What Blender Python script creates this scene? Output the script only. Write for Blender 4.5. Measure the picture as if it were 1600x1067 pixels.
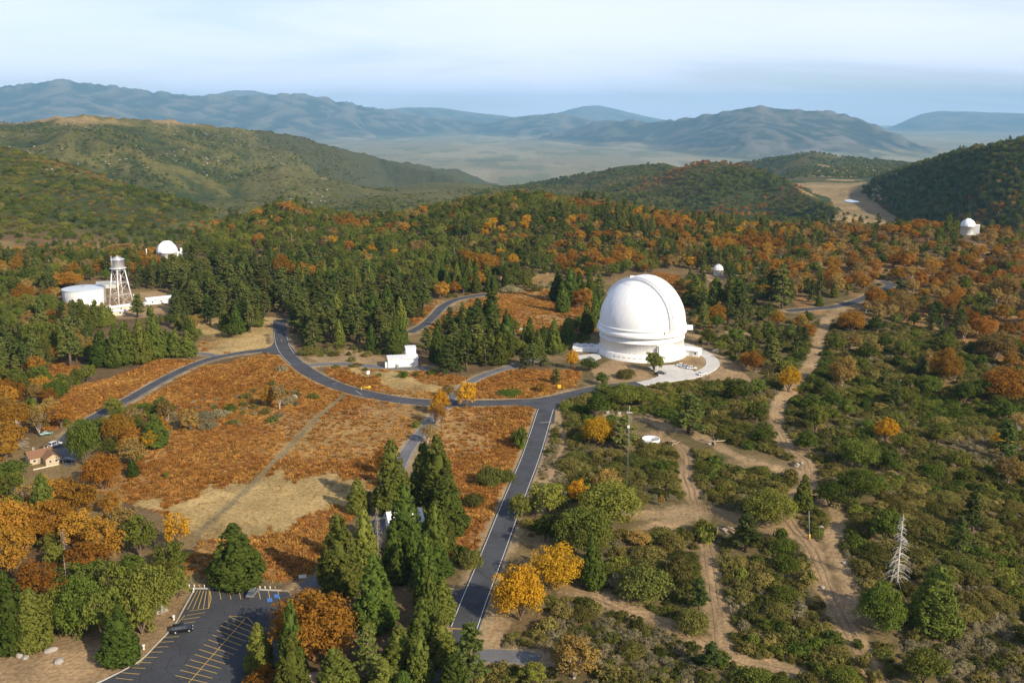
import bpy, math, random
import numpy as np
from mathutils import Vector, Matrix

for _o in list(bpy.data.objects):
    bpy.data.objects.remove(_o)
SC = bpy.context.scene
COL = SC.collection
RNG = np.random.default_rng(7)
random.seed(7)
R = math.radians

# ------------------------------------------------------------------ camera
CAM_Z = 117.0
PITCH = R(13.4)
FPX = 1500.0            # focal length in pixels of a 1600 pixel wide frame
cam_data = bpy.data.cameras.new('camera')
cam_data.sensor_width = 36.0
cam_data.lens = 36.0 * FPX / 1600.0
cam_data.clip_start = 1.0
cam_data.clip_end = 250000.0
cam = bpy.data.objects.new('camera', cam_data)
cam.location = (0, 0, CAM_Z)
cam.rotation_euler = (math.pi / 2 - PITCH, 0, 0)
COL.objects.link(cam)
SC.camera = cam

# ------------------------------------------------------------------ sky and sun
SUN_AZ = 180.0 - 46.0    # degrees clockwise from +Y (the view direction)
SUN_EL = 31.0
world = bpy.data.worlds.new('World')
SC.world = world
world.use_nodes = True
wt = world.node_tree
wt.nodes.clear()


def wn(kind, **kw):
    n = wt.nodes.new(kind)
    for k, v in kw.items():
        setattr(n, k, v)
    return n


sky = wn('ShaderNodeTexSky', sky_type='NISHITA', sun_disc=False)
sky.sun_elevation = R(SUN_EL)
sky.sun_rotation = R(SUN_AZ)
sky.altitude = 1700
sky.air_density = 1.0
sky.dust_density = 3.0
sky.ozone_density = 1.5
wtc = wn('ShaderNodeTexCoord')
sepd = wn('ShaderNodeSeparateXYZ')
wt.links.new(wtc.outputs['Generated'], sepd.inputs[0])
zadd = wn('ShaderNodeMath', operation='ADD')
zadd.inputs[1].default_value = 0.10
zabs = wn('ShaderNodeMath', operation='ABSOLUTE')
wt.links.new(sepd.outputs['Z'], zabs.inputs[0])
wt.links.new(zabs.outputs[0], zadd.inputs[0])
dx = wn('ShaderNodeMath', operation='DIVIDE')
dy = wn('ShaderNodeMath', operation='DIVIDE')
zfar = wn('ShaderNodeMath', operation='ADD')
zfar.inputs[1].default_value = 0.20
wt.links.new(zabs.outputs[0], zfar.inputs[0])
for ax, nd in (('X', dx), ('Y', dy)):
    wt.links.new(sepd.outputs[ax], nd.inputs[0])
    wt.links.new(zfar.outputs[0], nd.inputs[1])
comb = wn('ShaderNodeCombineXYZ')
wt.links.new(dx.outputs[0], comb.inputs[0])
wt.links.new(dy.outputs[0], comb.inputs[1])
cmap = wn('ShaderNodeMapping')
cmap.inputs['Rotation'].default_value = (0, 0, R(-20))
cmap.inputs['Scale'].default_value = (0.55, 1.0, 1)
wt.links.new(comb.outputs[0], cmap.inputs[0])
cn = wn('ShaderNodeTexNoise')
cn.inputs['Scale'].default_value = 1.0
cn.inputs['Detail'].default_value = 7.0
cn.inputs['Roughness'].default_value = 0.55
cn.inputs['Distortion'].default_value = 0.6
wt.links.new(cmap.outputs[0], cn.inputs['Vector'])
cr = wn('ShaderNodeMapRange')              # how thick the thin cloud is, seen straight through
cr.inputs['From Min'].default_value = 0.30
cr.inputs['From Max'].default_value = 0.72
cr.inputs['To Min'].default_value = 0.065
cr.inputs['To Max'].default_value = 0.40
cr.interpolation_type = 'SMOOTHSTEP'
wt.links.new(cn.outputs['Fac'], cr.inputs['Value'])
slant = wn('ShaderNodeMath', operation='DIVIDE')     # a slanting line of sight crosses more of it
wt.links.new(cr.outputs[0], slant.inputs[0])
wt.links.new(zadd.outputs[0], slant.inputs[1])
neg = wn('ShaderNodeMath', operation='MULTIPLY')
neg.inputs[1].default_value = -1.0
wt.links.new(slant.outputs[0], neg.inputs[0])
ex = wn('ShaderNodeMath', operation='EXPONENT')
wt.links.new(neg.outputs[0], ex.inputs[0])
inv = wn('ShaderNodeMath', operation='SUBTRACT')
inv.inputs[0].default_value = 1.0
wt.links.new(ex.outputs[0], inv.inputs[1])
cmix = wn('ShaderNodeMix', data_type='RGBA')
cmix.inputs['B'].default_value = (8.3, 8.7, 11.2, 1)      # thin high cloud, lit by the sun
wt.links.new(inv.outputs[0], cmix.inputs['Factor'])
wt.links.new(sky.outputs[0], cmix.inputs['A'])
bg = wn('ShaderNodeBackground')
bg.inputs['Strength'].default_value = 0.10
wout = wn('ShaderNodeOutputWorld')
wt.links.new(cmix.outputs['Result'], bg.inputs['Color'])
wt.links.new(bg.outputs[0], wout.inputs[0])

sun_data = bpy.data.lights.new('sun', 'SUN')
sun_data.energy = 5.0
sun_data.angle = R(0.55)
sun_data.color = (1.0, 0.86, 0.66)
sun = bpy.data.objects.new('sun', sun_data)
_sd = Vector((math.sin(R(SUN_AZ)) * math.cos(R(SUN_EL)), math.cos(R(SUN_AZ)) * math.cos(R(SUN_EL)), math.sin(R(SUN_EL))))
sun.rotation_euler = _sd.to_track_quat('Z', 'Y').to_euler()
sun.location = (0, 0, 300)
COL.objects.link(sun)

SC.view_settings.view_transform = 'Standard'
SC.view_settings.look = 'None'
SC.view_settings.gamma = 1.0
SC.view_settings.use_curve_mapping = False
SC.view_settings.exposure = 0.44
SC.render.engine = 'CYCLES'
SC.cycles.max_bounces = 5
SC.cycles.diffuse_bounces = 3
SC.cycles.glossy_bounces = 2
SC.cycles.transmission_bounces = 3
SC.cycles.transparent_max_bounces = 8
SC.cycles.volume_bounces = 0
SC.cycles.use_denoising = True


# ------------------------------------------------------------------ numbers: pixels, noise, terrain height
def ray(px, py):
    """Direction (unit depth) through a pixel of the 1600 x 1067 frame."""
    px = np.asarray(px, float); py = np.asarray(py, float)
    xc = (px - 800.0) / FPX
    yc = -(py - 533.5) / FPX
    return np.stack([xc, math.cos(PITCH) + yc * math.sin(PITCH), -math.sin(PITCH) + yc * math.cos(PITCH)], -1)


def project(x, y, z):
    x = np.asarray(x, float); y = np.asarray(y, float); z = np.asarray(z, float) - CAM_Z
    depth = y * math.cos(PITCH) - z * math.sin(PITCH)
    up = y * math.sin(PITCH) + z * math.cos(PITCH)
    depth = np.where(depth < 1, 1, depth)
    return 800 + FPX * x / depth, 533.5 - FPX * up / depth, depth


_perm = np.random.default_rng(11).random((256, 256))


def vnoise(x, y, seed=0):
    x = np.asarray(x, float) + seed * 17.37; y = np.asarray(y, float) + seed * 9.71
    xi = np.floor(x).astype(int); yi = np.floor(y).astype(int)
    fx = x - xi; fy = y - yi
    fx = fx * fx * fx * (fx * (fx * 6 - 15) + 10); fy = fy * fy * fy * (fy * (fy * 6 - 15) + 10)
    a = _perm[xi & 255, yi & 255]; b = _perm[(xi + 1) & 255, yi & 255]
    c = _perm[xi & 255, (yi + 1) & 255]; d = _perm[(xi + 1) & 255, (yi + 1) & 255]
    return (a * (1 - fx) + b * fx) * (1 - fy) + (c * (1 - fx) + d * fx) * fy


def fbm(x, y, octv=4, seed=0, gain=0.5):
    s = 0; a = 1.0; t = 0
    for i in range(octv):
        s = s + a * vnoise(x * 2 ** i, y * 2 ** i, seed + i * 3); t += a; a *= gain
    return s / t


def ridged(x, y, octv=4, seed=0):
    s = 0; a = 1.0; t = 0
    for i in range(octv):
        s = s + a * (1 - np.abs(2 * vnoise(x * 2 ** i, y * 2 ** i, seed + i * 3) - 1)); t += a; a *= 0.5
    return s / t


def sstep(t):
    t = np.clip(t, 0, 1)
    return t * t * (3 - 2 * t)


class Ridge:
    """A crest given by picture points and its distance; slopes fall away before and behind it."""
    def __init__(self, pts, front, back, wl, amp, round_=0.02, side=0.3, dpy=0, rough=0.0):
        p = np.array(pts, float)
        d = ray(p[:, 0], p[:, 1] + dpy)
        hyp = np.hypot(d[:, 0], d[:, 1])
        self.az = np.arctan2(d[:, 0], d[:, 1])
        self.D = p[:, 2]
        self.z = CAM_Z + self.D * d[:, 2] / hyp
        self.front, self.back, self.wl, self.amp, self.round, self.side, self.rough = front, back, wl, amp, round_, side, rough
        g = np.linspace(self.az[0] - 0.36, self.az[-1] + 0.36, 3000)
        zg = np.interp(g, self.az, self.z); dg = np.interp(g, self.az, self.D)
        zg = zg - (np.maximum(self.az[0] - g, 0) + np.maximum(g - self.az[-1], 0)) * dg * side
        def soft(a, s):
            k = int(4 * s / (g[1] - g[0])); w = np.exp(-0.5 * (np.arange(-k, k + 1) * (g[1] - g[0]) / s) ** 2); w /= w.sum()
            return np.convolve(np.pad(a, k, mode='edge'), w, 'valid')
        self.g = g; self.gz = soft(zg, R(0.08)); self.gs = soft(zg, R(0.6)); self.gd = soft(dg, R(0.5))      # the slopes below a crest are broader than its skyline
        self.lo = 0.40 if self.D.mean() < 9000 else 0.55

    def height(self, az, r, seed):
        rc = np.interp(az, self.g, self.gd)
        e = (r - rc) / (0.05 * rc); e = np.exp(-e * e)
        zc = np.interp(az, self.g, self.gz) * e + np.interp(az, self.g, self.gs) * (1 - e)
        if self.rough:
            e = (r - rc) / (0.035 * rc)
            zc = zc + self.rough * rc * (fbm(az * 110, az * 0 + seed, 5, seed, 0.6) - 0.5) * np.exp(-e * e)
        dr = r - rc
        c = self.round * rc
        fall = np.sqrt(dr * dr + c * c) - c
        below = np.where(dr < 0, self.front, self.back) * fall
        X = r * np.sin(az); Y = r * np.cos(az)
        wx = (fbm(X / (self.wl * 1.3), Y / (self.wl * 1.3), 3, seed + 9) - 0.5) * 2.2
        u = (0.86 * X + 0.5 * Y) / self.wl + wx; w = (-0.5 * X + 0.86 * Y) / (self.wl * 1.7) + wx
        n = ridged(u, w, 4, seed) - 0.62
        return zc - below + self.amp * n * (1 - np.exp(-below / (self.amp * 0.5 + 1)))


NEAR = np.array([(-900, 410, 800), (-300, 402, 830), (0, 400, 850), (150, 396, 870), (250, 388, 900), (330, 362, 950), (380, 346, 980),
                 (445, 320, 1000), (500, 336, 1000), (560, 350, 1000), (640, 340, 1000), (720, 323, 1000), (800, 310, 1000), (850, 310, 1000),
                 (900, 320, 1000), (980, 331, 980), (1050, 342, 960), (1120, 352, 940), (1200, 358, 930), (1300, 361, 920), (1430, 358, 920),
                 (1500, 362, 915), (1560, 374, 890), (1600, 384, 870), (1700, 404, 800), (2200, 430, 700)], float)
_nd = ray(NEAR[:, 0], NEAR[:, 1]); _nh = np.hypot(_nd[:, 0], _nd[:, 1])
NEAR_AZ = np.arctan2(_nd[:, 0], _nd[:, 1]); NEAR_D = NEAR[:, 2]; NEAR_Z = CAM_Z + NEAR_D * _nd[:, 2] / _nh

RIDGES = [
    Ridge([(-900, 215, 2000), (-100, 222, 1800), (0, 230, 1720), (60, 244, 1650), (140, 270, 1520), (220, 297, 1420), (300, 321, 1330), (340, 334, 1280), (380, 347, 1230)],
          0.085, 0.22, 120, 11, 0.03, rough=0.005),
    Ridge([(-900, 130, 4200), (-200, 180, 3600), (0, 193, 3300), (40, 190, 3250), (90, 183, 3200), (125, 179, 3200), (165, 182, 3250), (215, 187, 3300),
           (262, 188, 3400), (300, 194, 3500), (350, 199, 3600), (430, 206, 3900), (470, 214, 4100), (520, 229, 4400), (560, 240, 4600), (590, 246, 4800),
           (640, 256, 5200), (690, 262, 5500), (715, 264, 5600), (745, 277, 5900), (790, 292, 6200)], 0.135, 0.3, 240, 74, 0.010, rough=0.007),
    Ridge([(428, 262, 2690), (436, 258, 2680), (470, 269, 2640), (540, 287, 2560), (600, 302, 2500), (650, 315, 2400), (700, 328, 2300), (760, 341, 2250)],
          0.17, 0.16, 150, 12, 0.02, side=0.20),
    Ridge([(560, 243, 5000), (600, 250, 4700), (650, 262, 4500), (700, 273, 4300), (735, 288, 4200), (790, 296, 4100)], 0.26, 0.3, 170, 30, 0.008, rough=0.004),
    Ridge([(700, 312, 3500), (740, 301, 3400), (790, 291, 3300), (830, 287, 3200), (870, 281, 3100), (920, 272, 3000), (960, 262, 2950), (1000, 257, 2950),
           (1040, 256, 2900), (1075, 266, 2800)], 0.24, 0.3, 200, 16, 0.015, rough=0.002),
    Ridge([(960, 292, 2500), (1040, 270, 2480), (1075, 258, 2450), (1110, 254, 2400), (1150, 258, 2350), (1190, 266, 2300), (1230, 285, 2150), (1270, 305, 2000),
           (1300, 322, 1850), (1318, 334, 1780)], 0.24, 0.26, 190, 16, 0.015, rough=0.002),
    Ridge([(1110, 266, 4600), (1160, 254, 4500), (1200, 249, 4400), (1250, 241, 4300), (1278, 239, 4300), (1310, 245, 4300), (1340, 248, 4400), (1400, 253, 4600),
           (1440, 263, 4800)], 0.22, 0.3, 260, 20, 0.012, rough=0.002),
    Ridge([(1350, 287, 2550), (1380, 276, 2480), (1420, 261, 2350), (1460, 250, 2250), (1500, 238, 2150), (1540, 228, 2050), (1575, 222, 2000), (1600, 221, 1950),
           (1750, 215, 1850), (2000, 205, 1700), (2500, 190, 1500)], 0.22, 0.3, 230, 18, 0.02, rough=0.002),
    # far ranges beyond the plain
    Ridge([(-1200, 80, 26000), (-400, 118, 26000), (0, 137, 26000), (18, 133, 26000), (40, 134, 26000), (60, 129, 26000), (95, 125, 26000), (120, 129, 26000),
           (150, 132, 26000), (190, 136, 26000), (240, 142, 26000), (300, 149, 26000), (350, 150, 26000), (400, 150, 26000), (440, 147, 26000), (465, 145, 26000),
           (480, 149, 26000), (520, 157, 26000), (560, 164, 26000), (600, 171, 26000), (640, 179, 26500), (690, 184, 27000), (740, 188, 27500), (790, 196, 28000)],
          0.19, 0.25, 1500, 230, 0.003, rough=0.0085),
    Ridge([(300, 160, 34000), (330, 148, 34000), (365, 141, 34000), (395, 141, 34000), (425, 148, 34000), (460, 160, 34000)], 0.2, 0.3, 2500, 200, 0.006, rough=0.0012),
    Ridge([(590, 174, 36000), (630, 168, 36000), (690, 169, 36000), (740, 176, 36000), (800, 183, 36000), (860, 190, 36000)], 0.15, 0.3, 2500, 200, 0.006, rough=0.0012),
    Ridge([(760, 193, 27000), (800, 184, 26500), (830, 180, 26500), (860, 177, 26500), (885, 177, 26500), (905, 183, 26500), (940, 191, 26000), (980, 198, 26000)],
          0.13, 0.3, 900, 180, 0.004, rough=0.003),
    Ridge([(890, 199, 21000), (930, 191, 20500), (960, 188, 20000), (1000, 190, 19500), (1035, 191, 19000), (1060, 186, 18500), (1100, 180, 18000), (1130, 175, 17800), (1160, 171, 17500), (1185, 166, 17500),
           (1210, 170, 17500), (1250, 173, 17500), (1290, 174, 17500), (1320, 177, 17500), (1345, 187, 17300), (1370, 196, 17000), (1400, 210, 16500), (1440, 226, 16000), (1490, 240, 15500)],
          0.145, 0.25, 950, 115, 0.004, rough=0.0065),
    Ridge([(820, 192, 41000), (860, 180, 41000), (890, 171, 41000), (915, 166, 41000), (935, 165, 41000), (960, 170, 41000), (1000, 180, 41000), (1050, 190, 41000)],
          0.12, 0.3, 2500, 250, 0.004, rough=0.0008),
    Ridge([(1380, 205, 37000), (1420, 186, 37000), (1440, 178, 37000), (1470, 173, 37000), (1530, 175, 37000), (1600, 177, 37000), (1900, 180, 37000)],
          0.12, 0.3, 2500, 200, 0.004, rough=0.0008),
]
V_R = np.array([0, 1000, 1500, 2200, 3000, 3600, 5000, 7000, 8500, 300000], float)
V_Z = np.array([-55, -62, -72, -80, -100, -160, -330, -440, -452, -452], float)
V_ZR = np.array([-55, -62, -74, -76, -80, -86, -110, -400, -452, -452], float)


def terrain(x, y):
    x = np.asarray(x, float); y = np.asarray(y, float)
    r = np.hypot(x, y); az = np.arctan2(x, y)
    rc = np.interp(az, NEAR_AZ, NEAR_D); zc = np.interp(az, NEAR_AZ, NEAR_Z)
    t = sstep((r - 600) / (rc - 600))
    near = zc * t + (fbm(x / 140, y / 140, 2, 3) - 0.5) * 3.0 * sstep((r - 120) / 300) * (1 - t)
    near = near + (fbm(x / 90, y / 90, 3, 5) - 0.5) * 9 * sstep((r - 620) / 250)
    near = near - np.clip(0.07 * (x - 110), 0, 13) * sstep((620 - y) / 200) + (fbm(x / 45, y / 45, 3, 8) - 0.5) * 5 * sstep((x - 95) / 60) * sstep((560 - y) / 100)
    back = np.sqrt(np.maximum(r - rc, 0) ** 2 + 900) - 30
    near = near - 0.30 * back
    rt = sstep((az - R(13)) / R(4))
    v = np.interp(r, V_R, V_Z) * (1 - rt) + np.interp(r, V_R, V_ZR) * rt
    v = v + (fbm(x / 260, y / 260, 4, 2) - 0.5) * 34 * sstep((r - 1300) / 900) * (1 - sstep((r - 3000) / 2000)) * (1 - rt * 0.8)
    v = v + (fbm(x / 2500, y / 2500, 4, 6) - 0.5) * 60 * sstep((r - 8000) / 6000)
    h = np.maximum(near, v)
    if np.max(r) > 820:
        shp = h.shape
        h = np.atleast_1d(h).ravel().copy(); rr = np.atleast_1d(r).ravel(); aa = np.atleast_1d(az).ravel()
        for i, rd in enumerate(RIDGES):
            rc0 = np.interp(aa, rd.az, rd.D)
            k = np.nonzero((rr > np.maximum(820, rc0 * rd.lo)) & (rr < rc0 * 1.7) & (aa > rd.az[0] - 0.35) & (aa < rd.az[-1] + 0.35))[0]
            if len(k):
                b = rd.height(aa[k], rr[k], i + 1); a = h[k]
                kk = 0.004 * rr[k]
                h[k] = np.maximum(a, b) + np.maximum(kk - np.abs(a - b), 0) ** 2 / (4 * kk)
        h = h.reshape(shp)
    return h


_AT = {}


def at(px, py, far=3000.0):
    """Where the ray through a pixel meets the ground."""
    if (px, py) not in _AT:
        _AT[(px, py)] = _at(px, py, far)
    return _AT[(px, py)].copy()


def _at(px, py, far):
    d = ray(px, py)
    hyp = float(np.hypot(d[0], d[1]))
    t = np.arange(100, 800, 4.0) if py > 440 else np.concatenate([np.arange(100, 800, 8.0), np.arange(800, far, 10.0)])
    z = CAM_Z + d[2] * t
    hh = terrain(d[0] * t, d[1] * t)
    k = np.argmax(z < hh)
    if not (z < hh).any():
        k = len(t) - 1
    t0, t1 = t[max(k - 1, 0)], t[k]
    for _ in range(2):
        u = np.linspace(t0, t1, 33)
        m = int(np.argmax(CAM_Z + d[2] * u < terrain(d[0] * u, d[1] * u)))
        t0, t1 = (u[m - 1], u[m]) if m else (u[-2], u[-1])
    return Vector((d[0] * t1, d[1] * t1, float(terrain(d[0] * t1, d[1] * t1))))


def gz(x, y):
    return float(terrain(x, y))


def in_poly(px, py, poly):
    px = np.asarray(px, float); py = np.asarray(py, float)
    inside = np.zeros(px.shape, bool)
    n = len(poly); j = n - 1
    for i in range(n):
        xi, yi = poly[i]; xj, yj = poly[j]
        c = ((yi > py) != (yj > py)) & (px < (xj - xi) * (py - yi) / (yj - yi + 1e-9) + xi)
        inside ^= c
        j = i
    return inside


def seg_dist(px, py, line):
    d = np.full(np.shape(px), 1e9)
    for (ax, ay), (bx, by) in zip(line[:-1], line[1:]):
        vx, vy = bx - ax, by - ay
        t = np.clip(((px - ax) * vx + (py - ay) * vy) / (vx * vx + vy * vy + 1e-9), 0, 1)
        d = np.minimum(d, np.hypot(px - ax - t * vx, py - ay - t * vy))
    return d


# ------------------------------------------------------------------ materials
def nodes_of(name):
    m = bpy.data.materials.new(name)
    m.use_nodes = True
    return m, m.node_tree.nodes, m.node_tree.links, m.node_tree.nodes['Principled BSDF']


def plain(name, col, rough=0.6, metal=0.0, var=0.12, scale=1.5, streak=0.0, bump=0.0, spec=0.4):
    """A surface of one paint or material with uneven tone, optional vertical weather streaks."""
    m, N, L, b = nodes_of(name)
    tc = N.new('ShaderNodeTexCoord')
    nz = N.new('ShaderNodeTexNoise'); nz.inputs['Scale'].default_value = scale; nz.inputs['Detail'].default_value = 5
    L.new(tc.outputs['Object'], nz.inputs['Vector'])
    mx = N.new('ShaderNodeMix'); mx.data_type = 'RGBA'
    mx.inputs['A'].default_value = tuple(c * (1 - var) for c in col) + (1,)
    mx.inputs['B'].default_value = tuple(min(1, c * (1 + var)) for c in col) + (1,)
    L.new(nz.outputs['Fac'], mx.inputs['Factor'])
    out = mx.outputs['Result']
    if streak:
        mp = N.new('ShaderNodeMapping'); mp.inputs['Scale'].default_value = (1.3, 1.3, 0.05)
        L.new(tc.outputs['Object'], mp.inputs[0])
        n2 = N.new('ShaderNodeTexNoise'); n2.inputs['Scale'].default_value = 1.0; n2.inputs['Detail'].default_value = 6
        L.new(mp.outputs[0], n2.inputs['Vector'])
        rg = N.new('ShaderNodeMapRange'); rg.inputs['From Min'].default_value = 0.35; rg.inputs['From Max'].default_value = 0.65
        rg.inputs['To Min'].default_value = 1 - streak; rg.inputs['To Max'].default_value = 1.0
        L.new(n2.outputs['Fac'], rg.inputs['Value'])
        ml = N.new('ShaderNodeMix'); ml.data_type = 'RGBA'; ml.blend_type = 'MULTIPLY'; ml.inputs['Factor'].default_value = 1
        L.new(out, ml.inputs['A']); L.new(rg.outputs[0], ml.inputs['B'])
        out = ml.outputs['Result']
    L.new(out, b.inputs['Base Color'])
    b.inputs['Roughness'].default_value = rough
    b.inputs['Metallic'].default_value = metal
    b.inputs['Specular IOR Level'].default_value = spec
    if bump:
        bp = N.new('ShaderNodeBump'); bp.inputs['Strength'].default_value = bump; bp.inputs['Distance'].default_value = 0.05
        L.new(nz.outputs['Fac'], bp.inputs['Height']); L.new(bp.outputs[0], b.inputs['Normal'])
    return m


def leafy(name, col_a, col_b, transl=0.25, jitter=0.35, wood=None):
    """Foliage: colour runs between two leaf colours from plant to plant and from spray to spray."""
    m, N, L, b = nodes_of(name)
    oi = N.new('ShaderNodeObjectInfo')
    tc = N.new('ShaderNodeTexCoord')
    nz = N.new('ShaderNodeTexNoise'); nz.inputs['Scale'].default_value = 0.9; nz.inputs['Detail'].default_value = 3
    L.new(tc.outputs['Object'], nz.inputs['Vector'])
    ad = N.new('ShaderNodeMath'); ad.operation = 'MULTIPLY_ADD'; ad.inputs[1].default_value = 1.6; ad.inputs[2].default_value = -0.8
    L.new(nz.outputs['Fac'], ad.inputs[0])
    rg_ = N.new('ShaderNodeTexNoise'); rg_.inputs['Scale'].default_value = 0.035; rg_.inputs['Detail'].default_value = 4     # stands of a tint
    L.new(oi.outputs['Location'], rg_.inputs['Vector'])
    ra = N.new('ShaderNodeMath'); ra.operation = 'MULTIPLY_ADD'; ra.inputs[1].default_value = 3.0; ra.inputs[2].default_value = -1.5
    L.new(rg_.outputs['Fac'], ra.inputs[0])
    s0 = N.new('ShaderNodeMath'); s0.operation = 'ADD'; L.new(ra.outputs[0], s0.inputs[0]); L.new(ad.outputs[0], s0.inputs[1])
    s = N.new('ShaderNodeMath'); s.operation = 'ADD'; s.use_clamp = True
    L.new(s0.outputs[0], s.inputs[0]); L.new(oi.outputs['Random'], s.inputs[1])
    mx = N.new('ShaderNodeMix'); mx.data_type = 'RGBA'
    mx.inputs['A'].default_value = tuple(col_a) + (1,); mx.inputs['B'].default_value = tuple(col_b) + (1,)
    L.new(s.outputs[0], mx.inputs['Factor'])
    wn_ = N.new('ShaderNodeTexWhiteNoise'); wn_.noise_dimensions = '1D'
    L.new(oi.outputs['Random'], wn_.inputs['W'])
    mr = N.new('ShaderNodeMapRange'); mr.inputs['To Min'].default_value = 1 - jitter; mr.inputs['To Max'].default_value = 1 + jitter
    L.new(wn_.outputs['Value'], mr.inputs['Value'])
    hv = N.new('ShaderNodeHueSaturation')
    L.new(mx.outputs['Result'], hv.inputs['Color']); L.new(mr.outputs[0], hv.inputs['Value'])
    df = N.new('ShaderNodeBsdfDiffuse'); tr = N.new('ShaderNodeBsdfTranslucent'); ms = N.new('ShaderNodeMixShader')
    ms.inputs[0].default_value = transl
    L.new(hv.outputs[0], df.inputs['Color']); L.new(hv.outputs[0], tr.inputs['Color'])
    L.new(df.outputs[0], ms.inputs[1]); L.new(tr.outputs[0], ms.inputs[2])
    L.new(ms.outputs[0], N['Material Output'].inputs['Surface'])
    N.remove(b)
    return m


M = {}


# ------------------------------------------------------------------ mesh helpers
class MB:
    """Collects faces; build() links them as one mesh object."""
    def __init__(self):
        self.v = []; self.f = []; self.smooth = []

    def add(self, verts, faces, smooth=False):
        n = len(self.v)
        self.v += [tuple(p) for p in verts]
        self.f += [tuple(i + n for i in f) for f in faces]
        self.smooth += [smooth] * len(faces)
        return self

    def box(self, x0, x1, y0, y1, z0, z1):
        v = [(x0, y0, z0), (x1, y0, z0), (x1, y1, z0), (x0, y1, z0), (x0, y0, z1), (x1, y0, z1), (x1, y1, z1), (x0, y1, z1)]
        return self.add(v, [(3, 2, 1, 0), (4, 5, 6, 7), (0, 1, 5, 4), (1, 2, 6, 5), (2, 3, 7, 6), (3, 0, 4, 7)])

    def prism(self, poly, z0, z1):
        n = len(poly)
        v = [(x, y, z0) for x, y in poly] + [(x, y, z1) for x, y in poly]
        f = [tuple(range(n - 1, -1, -1)), tuple(range(n, 2 * n))] + [(i, (i + 1) % n, n + (i + 1) % n, n + i) for i in range(n)]
        return self.add(v, f)

    def lathe(self, prof, n=64, a0=0.0, a1=2 * math.pi, smooth=True, cap=False):
        full = abs(a1 - a0 - 2 * math.pi) < 1e-6
        k = n if full else n + 1
        v = []
        for r, z in prof:
            for i in range(k):
                a = a0 + (a1 - a0) * i / n
                v.append((r * math.sin(a), -r * math.cos(a), z))
        f = []
        for j in range(len(prof) - 1):
            for i in range(n):
                i2 = (i + 1) % k
                f.append((j * k + i, j * k + i2, (j + 1) * k + i2, (j + 1) * k + i))
        self.add(v, f, smooth)
        if cap and full:
            base = len(self.v) - k
            self.f.append(tuple(range(base, base + k))); self.smooth.append(False)
        return self

    def tube(self, pts, radii, n=6, smooth=True, cap=True):
        pts = [Vector(p) for p in pts]
        rings = []
        for i, p in enumerate(pts):
            d = (pts[min(i + 1, len(pts) - 1)] - pts[max(i - 1, 0)])
            d = d.normalized() if d.length > 1e-9 else Vector((0, 0, 1))
            up = Vector((0, 0, 1)) if abs(d.z) < 0.9 else Vector((1, 0, 0))
            u = d.cross(up).normalized(); w = d.cross(u).normalized()
            r = radii[i] if hasattr(radii, '__len__') else radii
            rings.append([p + u * (r * math.cos(2 * math.pi * k / n)) + w * (r * math.sin(2 * math.pi * k / n)) for k in range(n)])
        v = [q for rg in rings for q in rg]
        f = [(j * n + k, j * n + (k + 1) % n, (j + 1) * n + (k + 1) % n, (j + 1) * n + k) for j in range(len(pts) - 1) for k in range(n)]
        if cap:
            f += [tuple(range(n - 1, -1, -1)), tuple(range((len(pts) - 1) * n, len(pts) * n))]
        return self.add(v, f, smooth)

    def mesh(self, name):
        me = bpy.data.meshes.new(name)
        me.from_pydata(self.v, [], self.f)
        me.polygons.foreach_set('use_smooth', self.smooth)
        me.update()
        return me

    def build(self, name, mat, parent=None, loc=(0, 0, 0), rz=0.0, bevel=0.0):
        me = self.mesh(name)
        return link(name, me, mat, parent, loc, rz, bevel)


def link(name, me, mat=None, parent=None, loc=(0, 0, 0), rz=0.0, bevel=0.0):
    if mat is not None and not me.materials:
        me.materials.append(mat)
    o = bpy.data.objects.new(name, me)
    COL.objects.link(o)
    o.location = loc
    o.rotation_euler = (0, 0, rz)
    o.parent = parent
    if bevel:
        bv = o.modifiers.new('bevel', 'BEVEL'); bv.width = bevel; bv.segments = 2; bv.limit_method = 'ANGLE'
    return o


def thing(name, label, cat, loc=(0, 0, 0), rz=0.0, group=None):
    o = bpy.data.objects.new(name, None)
    o.empty_display_size = 0.5
    COL.objects.link(o)
    o.location = loc; o.rotation_euler = (0, 0, rz)
    return tag(o, label, cat, group)


def tag(o, label=None, cat=None, group=None, kind=None):
    if label: o['label'] = label
    if cat: o['category'] = cat
    if group: o['group'] = group
    if kind: o['kind'] = kind
    return o


def struct(o):
    o['kind'] = 'structure'
    return o

# ------------------------------------------------------------------ where the roads, tracks and fields lie (picture points -> ground)
def line_at(pts):
    return [at(*p) for p in pts]


def smooth_line(pts, step=3.0):
    """Catmull-Rom through ground points, resampled."""
    P = np.array([(p[0], p[1]) for p in pts])
    P = np.vstack([2 * P[0] - P[1], P, 2 * P[-1] - P[-2]])
    out = []
    for i in range(1, len(P) - 2):
        n = max(2, int(np.linalg.norm(P[i + 1] - P[i]) / step))
        for t in np.arange(n) / n:
            out.append(0.5 * ((2 * P[i]) + (-P[i - 1] + P[i + 1]) * t + (2 * P[i - 1] - 5 * P[i] + 4 * P[i + 1] - P[i + 2]) * t ** 2 + (-P[i - 1] + 3 * P[i] - 3 * P[i + 1] + P[i + 2]) * t ** 3))
    out.append(P[-2])
    return np.array(out)


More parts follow.
